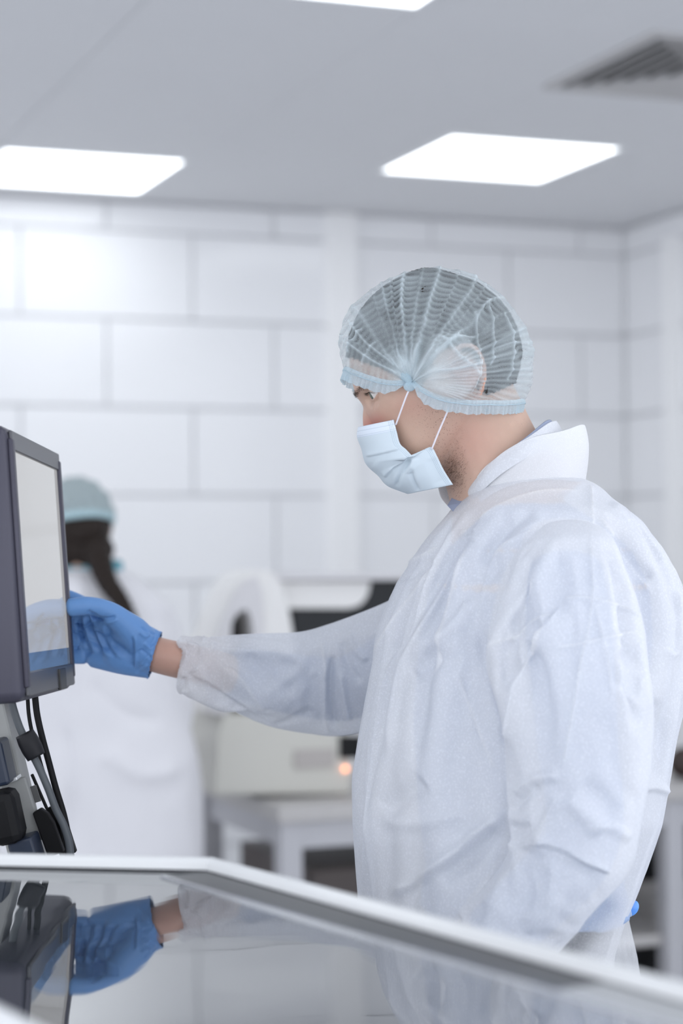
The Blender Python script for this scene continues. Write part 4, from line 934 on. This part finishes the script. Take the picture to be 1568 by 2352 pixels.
# keep the cut of the gown: ease its outline back to the pattern sections after draping
gv = get_v(gown); gpx = proj(gv + mo); ys = np.arange(1130, 2960, 15.0); lo_, hi_ = [], []
for y in ys:
    k = np.abs(gpx[:, 1] - y) < 22; lo_.append(gpx[k, 0].min()); hi_.append(gpx[k, 0].max())
kk = np.ones(5) / 5; pad = lambda a_: np.convolve(np.r_[[a_[0]] * 2, a_, [a_[-1]] * 2], kk, 'valid'); lo_, hi_ = pad(lo_), pad(hi_)
cut = [(1130, 1066, 1392), (1160, 1034, 1440), (1195, 1004, 1482), (1250, 960, 1526), (1330, 905, 1570), (1440, 860, 1585), (1560, 842, 1580), (1640, 829, 1570), (1700, 818, 1556), (1790, 806, 1543), (1900, 809, 1523), (2000, 816, 1489), (2050, 820, 1470), (2092, 822, 1452), (2120, 823, 1440), (2200, 826, 1416), (2420, 830, 1428), (2960, 820, 1470)]
cy, c0_, c1_ = (np.array(c_, float) for c_ in zip(*cut)); Y_ = np.clip(gpx[:, 1], 1130, 2945)
a0 = np.interp(Y_, ys, lo_); a1 = np.interp(Y_, ys, hi_); t0_ = np.interp(Y_, cy, c0_); t1_ = np.interp(Y_, cy, c1_)
nx = t0_ + (gpx[:, 0] - a0) / (a1 - a0) * (t1_ - t0_); wgt = smoothstep((gpx[:, 1] - 1120) / 60)
set_v(gown, gv + np.outer((nx - gpx[:, 0]) * wgt * gpx[:, 2] / F, rt))
drape(sleeveL, armL_col, 14, .05, pin_L, 2., 14., 6., .6)
drape(sleeveR, armR_col, 14, .035, pin_R, 2., 14., 6., .6)
for o in (gown, sleeveL, sleeveR): bake(o, [('SUBSURF', dict(levels=2))]); shade(o)
def cloth_noise(o, amp, seed, sc=(16, 16, 9), org=mo):
    v = get_v(o); n = get_n(o); q_ = v + np.asarray(org) + 10
    w1 = np.stack([value_noise(q_ * 5 + k * 7, seed + k) for k in range(3)], 1) * .05
    sq = lambda z: 1 - 2 * np.sqrt(z * z + .03)
    h = sq(value_noise((q_ + w1) * np.array(sc), seed + 5)); h2 = sq(value_noise((q_ + w1 * 1.5) * np.array(sc) * 2.1 + 4, seed + 6))
    set_v(o, v + n * (amp * (h * .8 + h2 * .22))[:, None])

TZ = (2.02, 2.42); SZ = (1.85, 2.20); AZ = (1.8, 2.6)
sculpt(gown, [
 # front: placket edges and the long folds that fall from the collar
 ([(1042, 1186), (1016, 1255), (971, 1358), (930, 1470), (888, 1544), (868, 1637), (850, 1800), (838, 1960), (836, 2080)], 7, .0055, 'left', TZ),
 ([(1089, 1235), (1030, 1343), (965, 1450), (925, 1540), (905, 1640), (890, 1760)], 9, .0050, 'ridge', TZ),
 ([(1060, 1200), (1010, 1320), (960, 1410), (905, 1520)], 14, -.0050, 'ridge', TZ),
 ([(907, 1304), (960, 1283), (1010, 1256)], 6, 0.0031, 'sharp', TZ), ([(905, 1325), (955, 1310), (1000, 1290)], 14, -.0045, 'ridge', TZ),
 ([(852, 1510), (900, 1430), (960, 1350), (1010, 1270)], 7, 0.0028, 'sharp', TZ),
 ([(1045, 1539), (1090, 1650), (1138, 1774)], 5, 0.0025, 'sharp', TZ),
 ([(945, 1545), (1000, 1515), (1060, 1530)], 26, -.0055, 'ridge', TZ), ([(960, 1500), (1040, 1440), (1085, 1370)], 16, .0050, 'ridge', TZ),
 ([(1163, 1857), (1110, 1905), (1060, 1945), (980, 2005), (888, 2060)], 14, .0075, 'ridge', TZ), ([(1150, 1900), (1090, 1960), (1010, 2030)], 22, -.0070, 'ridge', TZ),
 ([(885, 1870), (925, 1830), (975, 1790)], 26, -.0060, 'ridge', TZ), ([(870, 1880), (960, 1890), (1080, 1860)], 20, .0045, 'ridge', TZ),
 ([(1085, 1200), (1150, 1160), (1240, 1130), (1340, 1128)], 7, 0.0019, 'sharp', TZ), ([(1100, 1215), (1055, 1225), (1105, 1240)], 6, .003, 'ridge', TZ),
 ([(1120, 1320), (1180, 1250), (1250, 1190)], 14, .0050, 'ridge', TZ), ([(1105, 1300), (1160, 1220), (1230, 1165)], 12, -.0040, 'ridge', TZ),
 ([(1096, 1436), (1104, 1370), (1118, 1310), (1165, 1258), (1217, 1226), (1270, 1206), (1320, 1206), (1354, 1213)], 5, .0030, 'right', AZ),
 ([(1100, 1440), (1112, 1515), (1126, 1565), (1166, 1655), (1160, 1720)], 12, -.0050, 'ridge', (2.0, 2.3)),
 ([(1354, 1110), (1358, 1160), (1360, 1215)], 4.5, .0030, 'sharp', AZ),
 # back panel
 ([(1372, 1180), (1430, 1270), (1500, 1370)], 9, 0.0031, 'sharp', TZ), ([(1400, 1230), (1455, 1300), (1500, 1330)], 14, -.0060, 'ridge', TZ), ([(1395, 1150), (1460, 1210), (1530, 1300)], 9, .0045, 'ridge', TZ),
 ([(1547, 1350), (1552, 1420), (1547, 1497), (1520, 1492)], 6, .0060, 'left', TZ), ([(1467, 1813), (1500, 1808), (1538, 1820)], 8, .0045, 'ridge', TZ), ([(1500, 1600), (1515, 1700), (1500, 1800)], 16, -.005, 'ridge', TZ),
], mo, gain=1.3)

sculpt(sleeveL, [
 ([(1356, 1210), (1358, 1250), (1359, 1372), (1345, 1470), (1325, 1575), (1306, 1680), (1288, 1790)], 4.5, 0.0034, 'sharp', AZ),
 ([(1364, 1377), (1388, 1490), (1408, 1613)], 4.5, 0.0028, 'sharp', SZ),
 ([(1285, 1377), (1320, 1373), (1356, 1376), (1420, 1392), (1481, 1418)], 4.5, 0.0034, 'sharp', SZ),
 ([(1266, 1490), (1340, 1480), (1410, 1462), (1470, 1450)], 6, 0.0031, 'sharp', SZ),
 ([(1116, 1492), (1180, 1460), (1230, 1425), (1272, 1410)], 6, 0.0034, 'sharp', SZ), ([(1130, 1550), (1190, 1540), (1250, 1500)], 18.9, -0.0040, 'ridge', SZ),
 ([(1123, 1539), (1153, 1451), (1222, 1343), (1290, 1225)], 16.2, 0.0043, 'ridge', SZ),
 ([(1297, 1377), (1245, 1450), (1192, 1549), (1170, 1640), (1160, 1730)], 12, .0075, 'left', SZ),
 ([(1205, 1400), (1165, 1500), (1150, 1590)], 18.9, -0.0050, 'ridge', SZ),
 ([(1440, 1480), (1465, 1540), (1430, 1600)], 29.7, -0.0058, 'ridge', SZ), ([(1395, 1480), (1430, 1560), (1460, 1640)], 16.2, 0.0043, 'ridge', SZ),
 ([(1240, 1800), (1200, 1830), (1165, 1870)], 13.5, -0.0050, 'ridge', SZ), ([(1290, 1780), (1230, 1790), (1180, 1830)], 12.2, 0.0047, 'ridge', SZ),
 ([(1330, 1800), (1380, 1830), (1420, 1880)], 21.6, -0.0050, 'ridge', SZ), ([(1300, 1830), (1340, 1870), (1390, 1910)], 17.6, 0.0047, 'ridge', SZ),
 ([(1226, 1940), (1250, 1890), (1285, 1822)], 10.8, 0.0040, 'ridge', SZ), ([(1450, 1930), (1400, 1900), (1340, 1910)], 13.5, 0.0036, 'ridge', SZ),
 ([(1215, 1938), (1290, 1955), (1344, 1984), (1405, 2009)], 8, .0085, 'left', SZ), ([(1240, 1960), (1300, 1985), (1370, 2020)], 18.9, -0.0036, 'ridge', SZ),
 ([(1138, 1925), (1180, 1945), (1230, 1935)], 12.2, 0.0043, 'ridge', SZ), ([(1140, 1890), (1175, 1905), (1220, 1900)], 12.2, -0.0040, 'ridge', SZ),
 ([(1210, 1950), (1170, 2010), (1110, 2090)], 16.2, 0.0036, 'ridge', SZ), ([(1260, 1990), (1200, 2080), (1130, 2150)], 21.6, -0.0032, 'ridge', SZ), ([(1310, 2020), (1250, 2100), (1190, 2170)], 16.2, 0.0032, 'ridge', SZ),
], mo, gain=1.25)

RZ_ = (2.3, 2.62)
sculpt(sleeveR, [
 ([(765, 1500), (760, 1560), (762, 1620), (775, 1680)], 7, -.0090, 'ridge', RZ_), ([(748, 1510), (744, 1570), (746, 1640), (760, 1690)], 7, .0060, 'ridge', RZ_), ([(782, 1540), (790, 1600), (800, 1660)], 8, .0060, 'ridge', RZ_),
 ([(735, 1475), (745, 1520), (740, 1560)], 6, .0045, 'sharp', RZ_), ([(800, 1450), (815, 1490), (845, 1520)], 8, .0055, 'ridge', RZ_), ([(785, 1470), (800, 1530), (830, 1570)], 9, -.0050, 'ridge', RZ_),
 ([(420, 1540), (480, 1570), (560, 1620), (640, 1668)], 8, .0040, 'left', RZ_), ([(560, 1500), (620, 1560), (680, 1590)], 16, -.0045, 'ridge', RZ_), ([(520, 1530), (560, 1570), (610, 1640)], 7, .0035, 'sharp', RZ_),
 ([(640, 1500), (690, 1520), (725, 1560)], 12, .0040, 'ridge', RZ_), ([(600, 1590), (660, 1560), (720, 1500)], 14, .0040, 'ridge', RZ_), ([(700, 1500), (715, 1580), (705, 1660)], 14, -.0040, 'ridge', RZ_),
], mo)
def drop_faces(o, test):
    bm = bmesh.new(); bm.from_mesh(o.data); d = [f for f in bm.faces if test(np.array(f.calc_center_median()), np.array(f.normal))]
    bmesh.ops.delete(bm, geom=d, context='FACES'); bm.to_mesh(o.data); bm.free(); o.data.update()
cf = WL(411, 1519, 2.492); ax = WL(424, 1456, 2.492) - WL(398, 1582, 2.492); axn = np.cross(ax, fw); axn /= np.linalg.norm(axn)
if axn @ rt > 0: axn = -axn
drop_faces(sleeveR, lambda c, n_: (c - cf) @ axn > -.0035 and n_ @ axn > .55)
hemz = min(v.co.z for v in gown.data.vertices) if False else float(get_v(gown)[:, 2].min())
drop_faces(gown, lambda c, n_: c[2] < hemz + .006 and n_[2] < -.5)
ce2 = (WL(885, 2275, 2.08) + WL(1150, 2320, 2.08)) / 2; a2 = ce2 - (WL(905, 2250, 2.075) + WL(1200, 2275, 2.075)) / 2; a2 /= np.linalg.norm(a2)
drop_faces(sleeveL, lambda c, n_: np.linalg.norm(c - ce2) < .09 and n_ @ a2 > .75)
pg = proj(get_v(gown) + mo); dl_, _, _ = seg_dist(pg[:, :2], np.array([(1275, 2230), (1330, 2155), (1385, 2080)], float))
attr(gown, 'dens', -.40 * np.exp(-(dl_ / 38) ** 2) * (pg[:, 2] < 2.25))          # cloth stretched thin over the hip
# rear flap of the gown hanging open behind the hip, single layer
fl_top = [(1380, 2055), (1400, 2075), (1422, 2098), (1441, 2116)]; 
flv = []; NR = 30; NCc = 18
for i in range(NR):
    t = i / (NR - 1)
    y_ = 2085 + 560 * t; x1 = np.interp(y_, [2085, 2116, 2200, 2265, 2645], [1436, 1443, 1465, 1476, 1500]); x0 = np.interp(y_, [2085, 2200, 2645], [1380, 1310, 1300])
    for j in range(NCc):
        s_ = j / (NCc - 1); flv.append(WL(x0 + (x1 - x0) * s_ + 6 * math.sin(s_ * 9 + t * 3), y_, 2.20 + .16 * s_ + .014 * math.sin(s_ * 8 + t * 2)))
flap = mesh('back_flap', flv, [(i * NCc + j, i * NCc + j + 1, (i + 1) * NCc + j + 1, (i + 1) * NCc + j) for i in range(NR - 1) for j in range(NCc - 1)], M_gown_thin, gown, True)
# gown collar: standing strip round the neck, open in front
def ring_pts(ctrl, n=80): return spline(ctrl, n)
def collar(name, low, top, m, par, rows=10, fold=.0012, seed=5, n=90):
    a = ring_pts([hp(*p) for p in low], n); b = ring_pts([hp(*p) for p in top], n); V_ = []
    for k in range(rows):
        t = k / (rows - 1); p = a + (b - a) * t; c = p.mean(0); o_ = p - c; o_ -= up * (o_ @ up)[:, None]; o_ /= np.linalg.norm(o_, axis=1)[:, None] + 1e-9
        nz_ = value_noise(np.stack([np.arange(n) * .16 + seed, np.full(n, t * 1.5), np.zeros(n)], 1), seed); V_.append(p + o_ * (fold * nz_ * (1 + t) + .004 * math.sin(math.pi * t))[:, None])
    o = mesh(name, np.array(V_).reshape(-1, 3), [(k * n + j, k * n + j + 1, (k + 1) * n + j + 1, (k + 1) * n + j) for k in range(rows - 1) for j in range(n - 1)], m, par, True)
    bake(o, [('SOLIDIFY', dict(thickness=.0008, offset=0)), ('SUBSURF', dict(levels=1))]); return shade(o)
M_collar = fabric('gown_collar_sheer', (.90, .91, .935), .74, weave=2600, bump=.15)
gcol = collar('gown_collar', [(1058, 1184, -.016), (1108, 1150, -.056), (1170, 1116, -.073), (1250, 1102, -.072), (1318, 1106, -.045), (1342, 1108, 0), (1318, 1106, .045), (1250, 1102, .072), (1170, 1112, .073), (1105, 1146, .056), (1040, 1180, .018)],
              [(1086, 1118, -.040), (1110, 1077, -.058), (1162, 1034, -.068), (1222, 1004, -.067), (1284, 990, -.045), (1332, 974, -.016), (1344, 978, .01), (1300, 985, .05), (1222, 1004, .074), (1150, 1040, .074), (1010, 1118, .030)], M_collar, gown, 10, .0030)
sc1 = collar('shirt_collar', [(1046, 1176, -.004), (1092, 1142, -.052), (1150, 1090, -.072), (1215, 1050, -.074), (1275, 1030, -.045), (1292, 1020, 0), (1275, 1030, .045), (1215, 1050, .074), (1150, 1090, .072), (1092, 1142, .052), (1052, 1172, .016)],
              [(1066, 1132, -.034), (1100, 1092, -.056), (1150, 1042, -.068), (1212, 1004, -.066), (1258, 972, -.040), (1276, 966, 0), (1258, 972, .040), (1212, 1004, .066), (1150, 1042, .068), (1100, 1092, .056), (1036, 1128, .012)], M_gown, shirt, 10, .0004, 9)
# blue-grey inner band of the shirt collar and its front tip
collar('collar_band', [(1092, 1142, -.048), (1150, 1088, -.067), (1215, 1048, -.069), (1270, 1026, -.040), (1284, 1016, 0), (1270, 1026, .040), (1215, 1048, .069), (1150, 1088, .067), (1092, 1142, .048)],
       [(1104, 1098, -.052), (1152, 1046, -.0635), (1208, 1003, -.0615), (1250, 968, -.036), (1264, 964, 0), (1250, 968, .036), (1208, 1003, .0615), (1152, 1046, .0635), (1104, 1098, .052)], M_shirtcol, shirt, 8, .0003, 13)
tip = [hp(1050, 1122, -.010), hp(1082, 1146, -.044), hp(1076, 1152, -.046), hp(1043, 1178, -.034), hp(1027, 1161, -.022)]
prism('collar_tip', tip, fw * .003, M_shirtcol, shirt, .0006)
# blue clip at the back hip
M_clip = mat('clip_bright_blue', (.10, .32, .85), .25, coat=.5)
bm = bmesh.new(); bmesh.ops.create_uvsphere(bm, u_segments=20, v_segments=12, radius=.0062); o = from_bm('pocket_clip', bm, M_clip, gown, True); o.location = tuple(WL(1452, 2086, 2.26)); o.scale = (1.1, .6, 1.5); o.rotation_euler = (0, .5, 0)

# --- blue gloves
gp = []
GZ = 2.487
for pts, r in ((((375, 1500, GZ), (300, 1455, 2.480), (215, 1402, 2.492)), (.022, .020, .0135)), (((370, 1505, GZ), (290, 1480, 2.487), (190, 1438, 2.500)), (.022, .019, .0130)), (((365, 1512, GZ), (285, 1498, 2.489), (188, 1474, 2.502)), (.022, .0185, .0125)), (((355, 1520, GZ), (285, 1517, 2.487), (200, 1508, 2.497)), (.022, .0175, .0120))):
    gp.append(limb([WL(*p) for p in pts], r, 14, 14))
fing = [([(215, 1402, 2.492), (150, 1372, 2.496), (72, 1362, 2.496), (42, 1372, 2.468), (40, 1380, 2.440)], .0098), ([(190, 1438, 2.500), (128, 1420, 2.503), (60, 1412, 2.502), (34, 1418, 2.472), (34, 1424, 2.442)], .0100), ([(188, 1474, 2.502), (130, 1466, 2.504), (66, 1460, 2.502), (42, 1464, 2.474), (42, 1468, 2.446)], .0095), ([(200, 1508, 2.497), (146, 1508, 2.499), (92, 1506, 2.496), (66, 1508, 2.474), (62, 1510, 2.452)], .0085)]
for pts, r in fing: gp.append(limb([WL(*p) for p in pts], [r * 1.15, r * 1.08, r, r * .96, r * .82], 14, 34))
gp.append(limb([WL(330, 1478, 2.474), WL(290, 1438, 2.460), WL(245, 1402, 2.448), WL(200, 1392, 2.440), WL(172, 1394, 2.4365), WL(153, 1396, 2.436)], [.021, .0205, .0155, .0120, .0118, .0112], 16, 40))
gp.append(limb([WL(265, 1440, 2.470), WL(225, 1424, 2.482), WL(196, 1420, 2.492)], [.020, .0150, .0120], 12, 10, [.016, .012, .011])); gp.append(limb([WL(222, 1412, 2.468), WL(196, 1412, 2.474), WL(172, 1414, 2.480)], [.0125, .0110, .0100], 12, 10)); gp.append(ball(WL(292, 1448, 2.466), (.020, .016, .019))); gp.append(ball(WL(290, 1506, 2.480), (.030, .015, .021)))
gp.append(limb([WL(385, 1512, GZ), WL(368, 1508, GZ), WL(352, 1502, GZ), WL(330, 1496, GZ), WL(310, 1490, GZ)], [.0270, .0335, .0335, .0315, .029], 28, 20, [.024, .0275, .0275, .025, .024]))
glove = fused('glove', gp, M_glove, man, .0015, 7)
GR = (2.36, 2.52)
sculpt(glove, [
 ([(169, 1414), (177, 1455), (189, 1505)], 4.5, .0022, 'ridge', GR), ([(180, 1412), (192, 1460), (208, 1510)], 4.5, -.0026, 'ridge', GR), ([(190, 1412), (205, 1462), (222, 1505)], 4.5, .0026, 'ridge', GR), ([(198, 1410), (216, 1455), (236, 1500)], 5.0, -.0034, 'ridge', GR), ([(214, 1432), (232, 1478), (250, 1512)], 5, .0024, 'ridge', GR), ([(232, 1455), (250, 1490), (268, 1512)], 5, -.0016, 'ridge', GR), ([(250, 1470), (268, 1500), (285, 1515)], 5, .0014, 'ridge', GR),
 ([(210, 1410), (228, 1420), (250, 1421), (268, 1416)], 4, -.0022, 'ridge', GR), ([(224, 1428), (248, 1430), (272, 1422)], 4, .0012, 'ridge', GR), ([(200, 1404), (212, 1412), (222, 1424)], 5, -.0022, 'ridge', GR),
 ([(302, 1460), (305, 1495), (304, 1535)], 3.5, -.0020, 'ridge', GR), ([(310, 1460), (312, 1495), (312, 1540)], 3.5, .0016, 'ridge', GR), ([(318, 1450), (335, 1462), (345, 1450)], 3.5, .0016, 'ridge', GR), ([(330, 1475), (345, 1490), (358, 1478)], 3.5, .0016, 'ridge', GR), ([(322, 1530), (335, 1512), (352, 1498)], 3.5, .0016, 'ridge', GR), ([(310, 1550), (325, 1538), (340, 1525)], 3.5, .0014, 'ridge', GR), ([(322, 1440), (340, 1452), (360, 1458)], 3.0, -.0013, 'ridge', GR), ([(320, 1490), (335, 1500), (350, 1512)], 3, -.0013, 'ridge', GR),
], mo, gain=1.35)

gx = WL(370, 1450, GZ) - WL(338, 1561, GZ); gax = np.cross(gx, fw); gax /= np.linalg.norm(gax)
if gax @ rt < 0: gax = -gax
gc = (WL(369, 1450, GZ) + WL(340, 1560, GZ)) / 2
drop_faces(glove, lambda c, n_: (c - gc) @ gax > 0)
bm = bmesh.new(); bm.from_mesh(glove.data); be = [e for e in bm.edges if e.is_boundary]; rim_p = [np.array(v_.co) for v_ in {v2 for e in be for v2 in e.verts}]; bm.free()
if rim_p:
    rp = np.array(rim_p); cc = rp.mean(0); uu = gx / np.linalg.norm(gx); an_ = np.arctan2((rp - cc) @ fw, (rp - cc) @ uu); rp = rp[np.argsort(an_)][::3]
    tube('cuff_bead', [*rp, rp[0]], .0009, M_glove, glove, 8, 120)
gl2 = fused('glove', hand_parts(WL(990, 2275, 2.09), -rt * .8 - up * .45 + fw * .25, fw * .9 - up * .3, 1, .5, 1.03) + [limb([WL(1008, 2262, 2.087), WL(980, 2284, 2.09)], [.032, .031], 20, 8)], M_glove, man, .0026, 4)
v_ = get_v(gl2); set_v(gl2, v_ + get_n(gl2) * .0016)
# ------------------------------------------------------------------ the woman at the far side, seen from behind
ZWm = 5.0; KW = ZWm / F
wom = empty('person', tuple(W(220, 2000, ZWm) * np.array([1, 1, 0]))); tag(wom, 'dark-haired woman with a braid, hairnet and white gown seen from behind beyond the monitor', 'person')
wo = np.array(wom.location)
def WW(px, py, dz=0.0): return W(px, py, ZWm + dz) - wo
wf = -.52 * rt + .85 * fw; wf /= np.linalg.norm(wf); wl_ = np.cross(up, wf); wl_ /= np.linalg.norm(wl_)   # her facing direction and her left
hcw = WW(172, 1205); Sw = .00047
wfh = wf * .95 - up * .25; wfh /= np.linalg.norm(wfh); wuh = np.cross(wfh, wl_); wuh = wuh if wuh @ up > 0 else -wuh
def putw(f, u, l_): return hcw + Sw * (f * wfh + u * wuh + l_ * wl_)
def rows_w(rows, n=36, pw=2.3):
    a = np.linspace(0, 2 * np.pi, n, endpoint=False); R_ = []
    for y, x0, x1, w in rows:
        c = WW((x0 + x1) / 2, y); hx = (x1 - x0) / 2 * KW
        R_.append(np.array([c + rt * hx * np.sign(math.cos(t)) * abs(math.cos(t)) ** (2 / pw) + fw * w * np.sign(math.sin(t)) * abs(math.sin(t)) ** (2 / pw) for t in a]))
    return loft_data(R_)
wparts = [head_data(putw)] + ear_data(putw, 1) + ear_data(putw, -1)
wparts.append(limb([putw(-35, -60, 0), putw(-55, -150, 0), WW(200, 1310), WW(205, 1370)], [.052, .050, .054, .07], 18, 14))
wparts.append(rows_w([(1330, 130, 300, .05), (1370, 80, 330, .08), (1480, 60, 350, .09), (1650, 75, 345, .085), (1800, 60, 380, .10), (1950, 55, 390, .11)]))
for s, xs in ((1, (335, 388, 372)), (-1, (85, 30, 50))):
    wparts.append(limb([WW(xs[0], 1375), WW(xs[1], 1560, .03), WW(xs[2], 1665, .06), WW(xs[2] - 60 * (s > 0) + 20 * (s < 0), 1690, .26), WW(xs[2] - 80 * (s > 0) + 30 * (s < 0), 1690, .30)], [.046, .040, .035, .025, .023], 14, 30))
    wr = WW(xs[2] - 80 * (s > 0) + 30 * (s < 0), 1690, .30); wparts += hand_parts(wr, fw * .9 - rt * .2, -up, s, .4, .9)
    xg = 205 + s * 62
    def wz(px_, z, dz): p = W(px_, 1278, ZWm + dz); p[2] = z; return p - wo
    wparts.append(limb([wz(xg, .88, 0), wz(xg, .48, .02), wz(xg, .28, -.01), wz(xg, .08, -.02)], [.082, .056, .050, .036], 16, 26))
    wparts.append(limb([wz(xg, .045, -.05), wz(xg - 30, .035, .06), wz(xg - 55, .028, .14)], [.034, .034, .022], 12, 10))
fused('body', wparts, skin_mat('skin_olive', (.52, .34, .26), (.55, .25, .2), (.04, .03, .02)), wom, .004, 4)
M_gownw = mat('gown_white_far', (.74, .735, .76), .8, bump=.1, bscale=300)
gw = fused('gown', [rows_w([(1306, 140, 282, .062), (1335, 75, 335, .10), (1385, 28, 383, .13), (1450, 8, 402, .14), (1560, 4, 408, .15), (1650, 8, 425, .16), (1750, 8, 452, .175), (1850, 6, 463, .18), (1960, 6, 462, .185), (2150, 4, 462, .19), (2330, 0, 466, .19)], 48)]
           + [limb([WW(xs[0], 1385), WW(xs[1], 1560, .03), WW(xs[2], 1665, .06), WW(xs[2] - 60 * (s > 0) + 20 * (s < 0), 1690, .25)], [.060, .060, .060, .048], 18, 26) for s, xs in ((1, (335, 385, 380)), (-1, (85, 34, 50)))], M_gownw, wom, .008, 8)
cloth_noise(gw, .010, 90, (9, 9, 5), wo)
sculpt(gw, [([(150, 1660), (165, 1800), (150, 1950)], 14, -.012, 'ridge', (4, 6)), ([(200, 1560), (290, 1640), (380, 1660)], 18, -.010, 'ridge', (4, 6)), ([(230, 1720), (330, 1780), (420, 1760)], 20, .010, 'ridge', (4, 6)), ([(160, 1330), (180, 1450), (170, 1640)], 9, -.008, 'ridge', (4, 6))], wo)
M_teal = mat('teal_cloth', (.13, .36, .44), .7)
rg = [WW(205 + 72 * math.cos(t), 1300 - 6 * math.sin(t), .065 * math.sin(t)) for t in np.linspace(0, 2 * np.pi, 40)]
tube('collar', rg, .014, M_teal, gw, 10, 60, rad2=.007)
fused('trousers', [limb([W(205 + s * 62, 1278, ZWm) * np.array([1, 1, 0]) + np.array([0, 0, z]) - wo for z in (.86, .48, .08)], [.10, .078, .07], 18, 20) for s in (1, -1)], M_trous, wom, .010, 3)
for s in (1, -1):
    def wz2(px_, z, dz): p = W(px_, 1278, ZWm + dz); p[2] = z; return p - wo
    xg = 205 + s * 62; o = fused('shoe', [limb([wz2(xg + 8, .045, -.07), wz2(xg - 30, .045, .06), wz2(xg - 58, .032, .16)], [.038, .042, .028], 14, 14)], M_shoe, wom, .007, 3)
    v_ = get_v(o); v_[:, 2] = np.maximum(v_[:, 2], .002); set_v(o, v_)
# hair: mass at the nape and a plaited braid
nape = [ball(putw(-62, -25, 0), (.080, .080, .075)), limb([putw(-150, -40, 60), putw(-165, -70, 0), putw(-150, -40, -60)], [.035, .045, .035], 14, 12), ball(WW(205, 1262, -.05), (.064, .048, .046)), ball(WW(160, 1265, -.045), (.060, .045, .042))]
hw = fused('hair', nape, M_hairm, wom, .006, 4)
bp_ = spline([WW(222, 1258, -.075), WW(232, 1300, -.10), WW(248, 1340, -.125), WW(272, 1372, -.15), WW(290, 1402, -.16)], 80)
T_, N_, B_ = frames(bp_)
for k in range(3):
    ph = np.linspace(0, 2 * np.pi * 3.2, 80) + k * 2.094; tap = np.linspace(1, .62, 80)[:, None]
    path = bp_ + (N_ * (np.sin(ph) * .024)[:, None] + B_ * (np.sin(2 * ph) * .011)[:, None]) * tap
    v, f = loft_data(tube_rings(path, .0225 * tap[:, 0], 10)); mesh('braid_strand', v, f, M_hairm, hw, True)
tube('braid_tail', [bp_[-1], bp_[-1] + T_[-1] * .02, bp_[-1] + T_[-1] * .04 - up * .02], [.016, .018, .004], M_hairm, hw, 12, 10)
# her hairnet
M_capw = fabric('hairnet_grey_green', (.46, .545, .565), .93, weave=900., transl=.25, bump=.2)
NU, NVV = 160, 60; V_ = []
for i in range(NVV):
    t = (i / (NVV - 1)) * 1.66
    for j in range(NU):
        a = 2 * np.pi * j / NU
        r1 = 1 + .030 * math.sin(a * 19 + 2.3 * math.sin(t * 3)) * math.sin(min(t, 1.5)) + .025 * math.sin(t * 17 + 2 * math.sin(2 * a)) * smoothstep(np.array(t / .5))
        if i == NVV - 1: r1 *= .98
        d = np.array([math.sin(t) * math.cos(a), math.sin(t) * math.sin(a), math.cos(t)])
        V_.append(putw(-8, 18, 0) + wfh * d[0] * .112 * r1 + wl_ * d[1] * .094 * r1 + wuh * d[2] * .110 * r1)
cw = mesh('hairnet', V_, [(i * NU + j, i * NU + (j + 1) % NU, (i + 1) * NU + (j + 1) % NU, (i + 1) * NU + j) for i in range(NVV - 1) for j in range(NU)], M_capw, wom, True)
rim_ = [np.array(V_[(NVV - 1) * NU + j]) for j in range(0, NU, 2)]; rim_.append(rim_[0])
tube('elastic_hem', rim_, .010, mat('hem_teal_pale', (.42, .58, .62), .8), cw, 8, 120, rad2=.006)
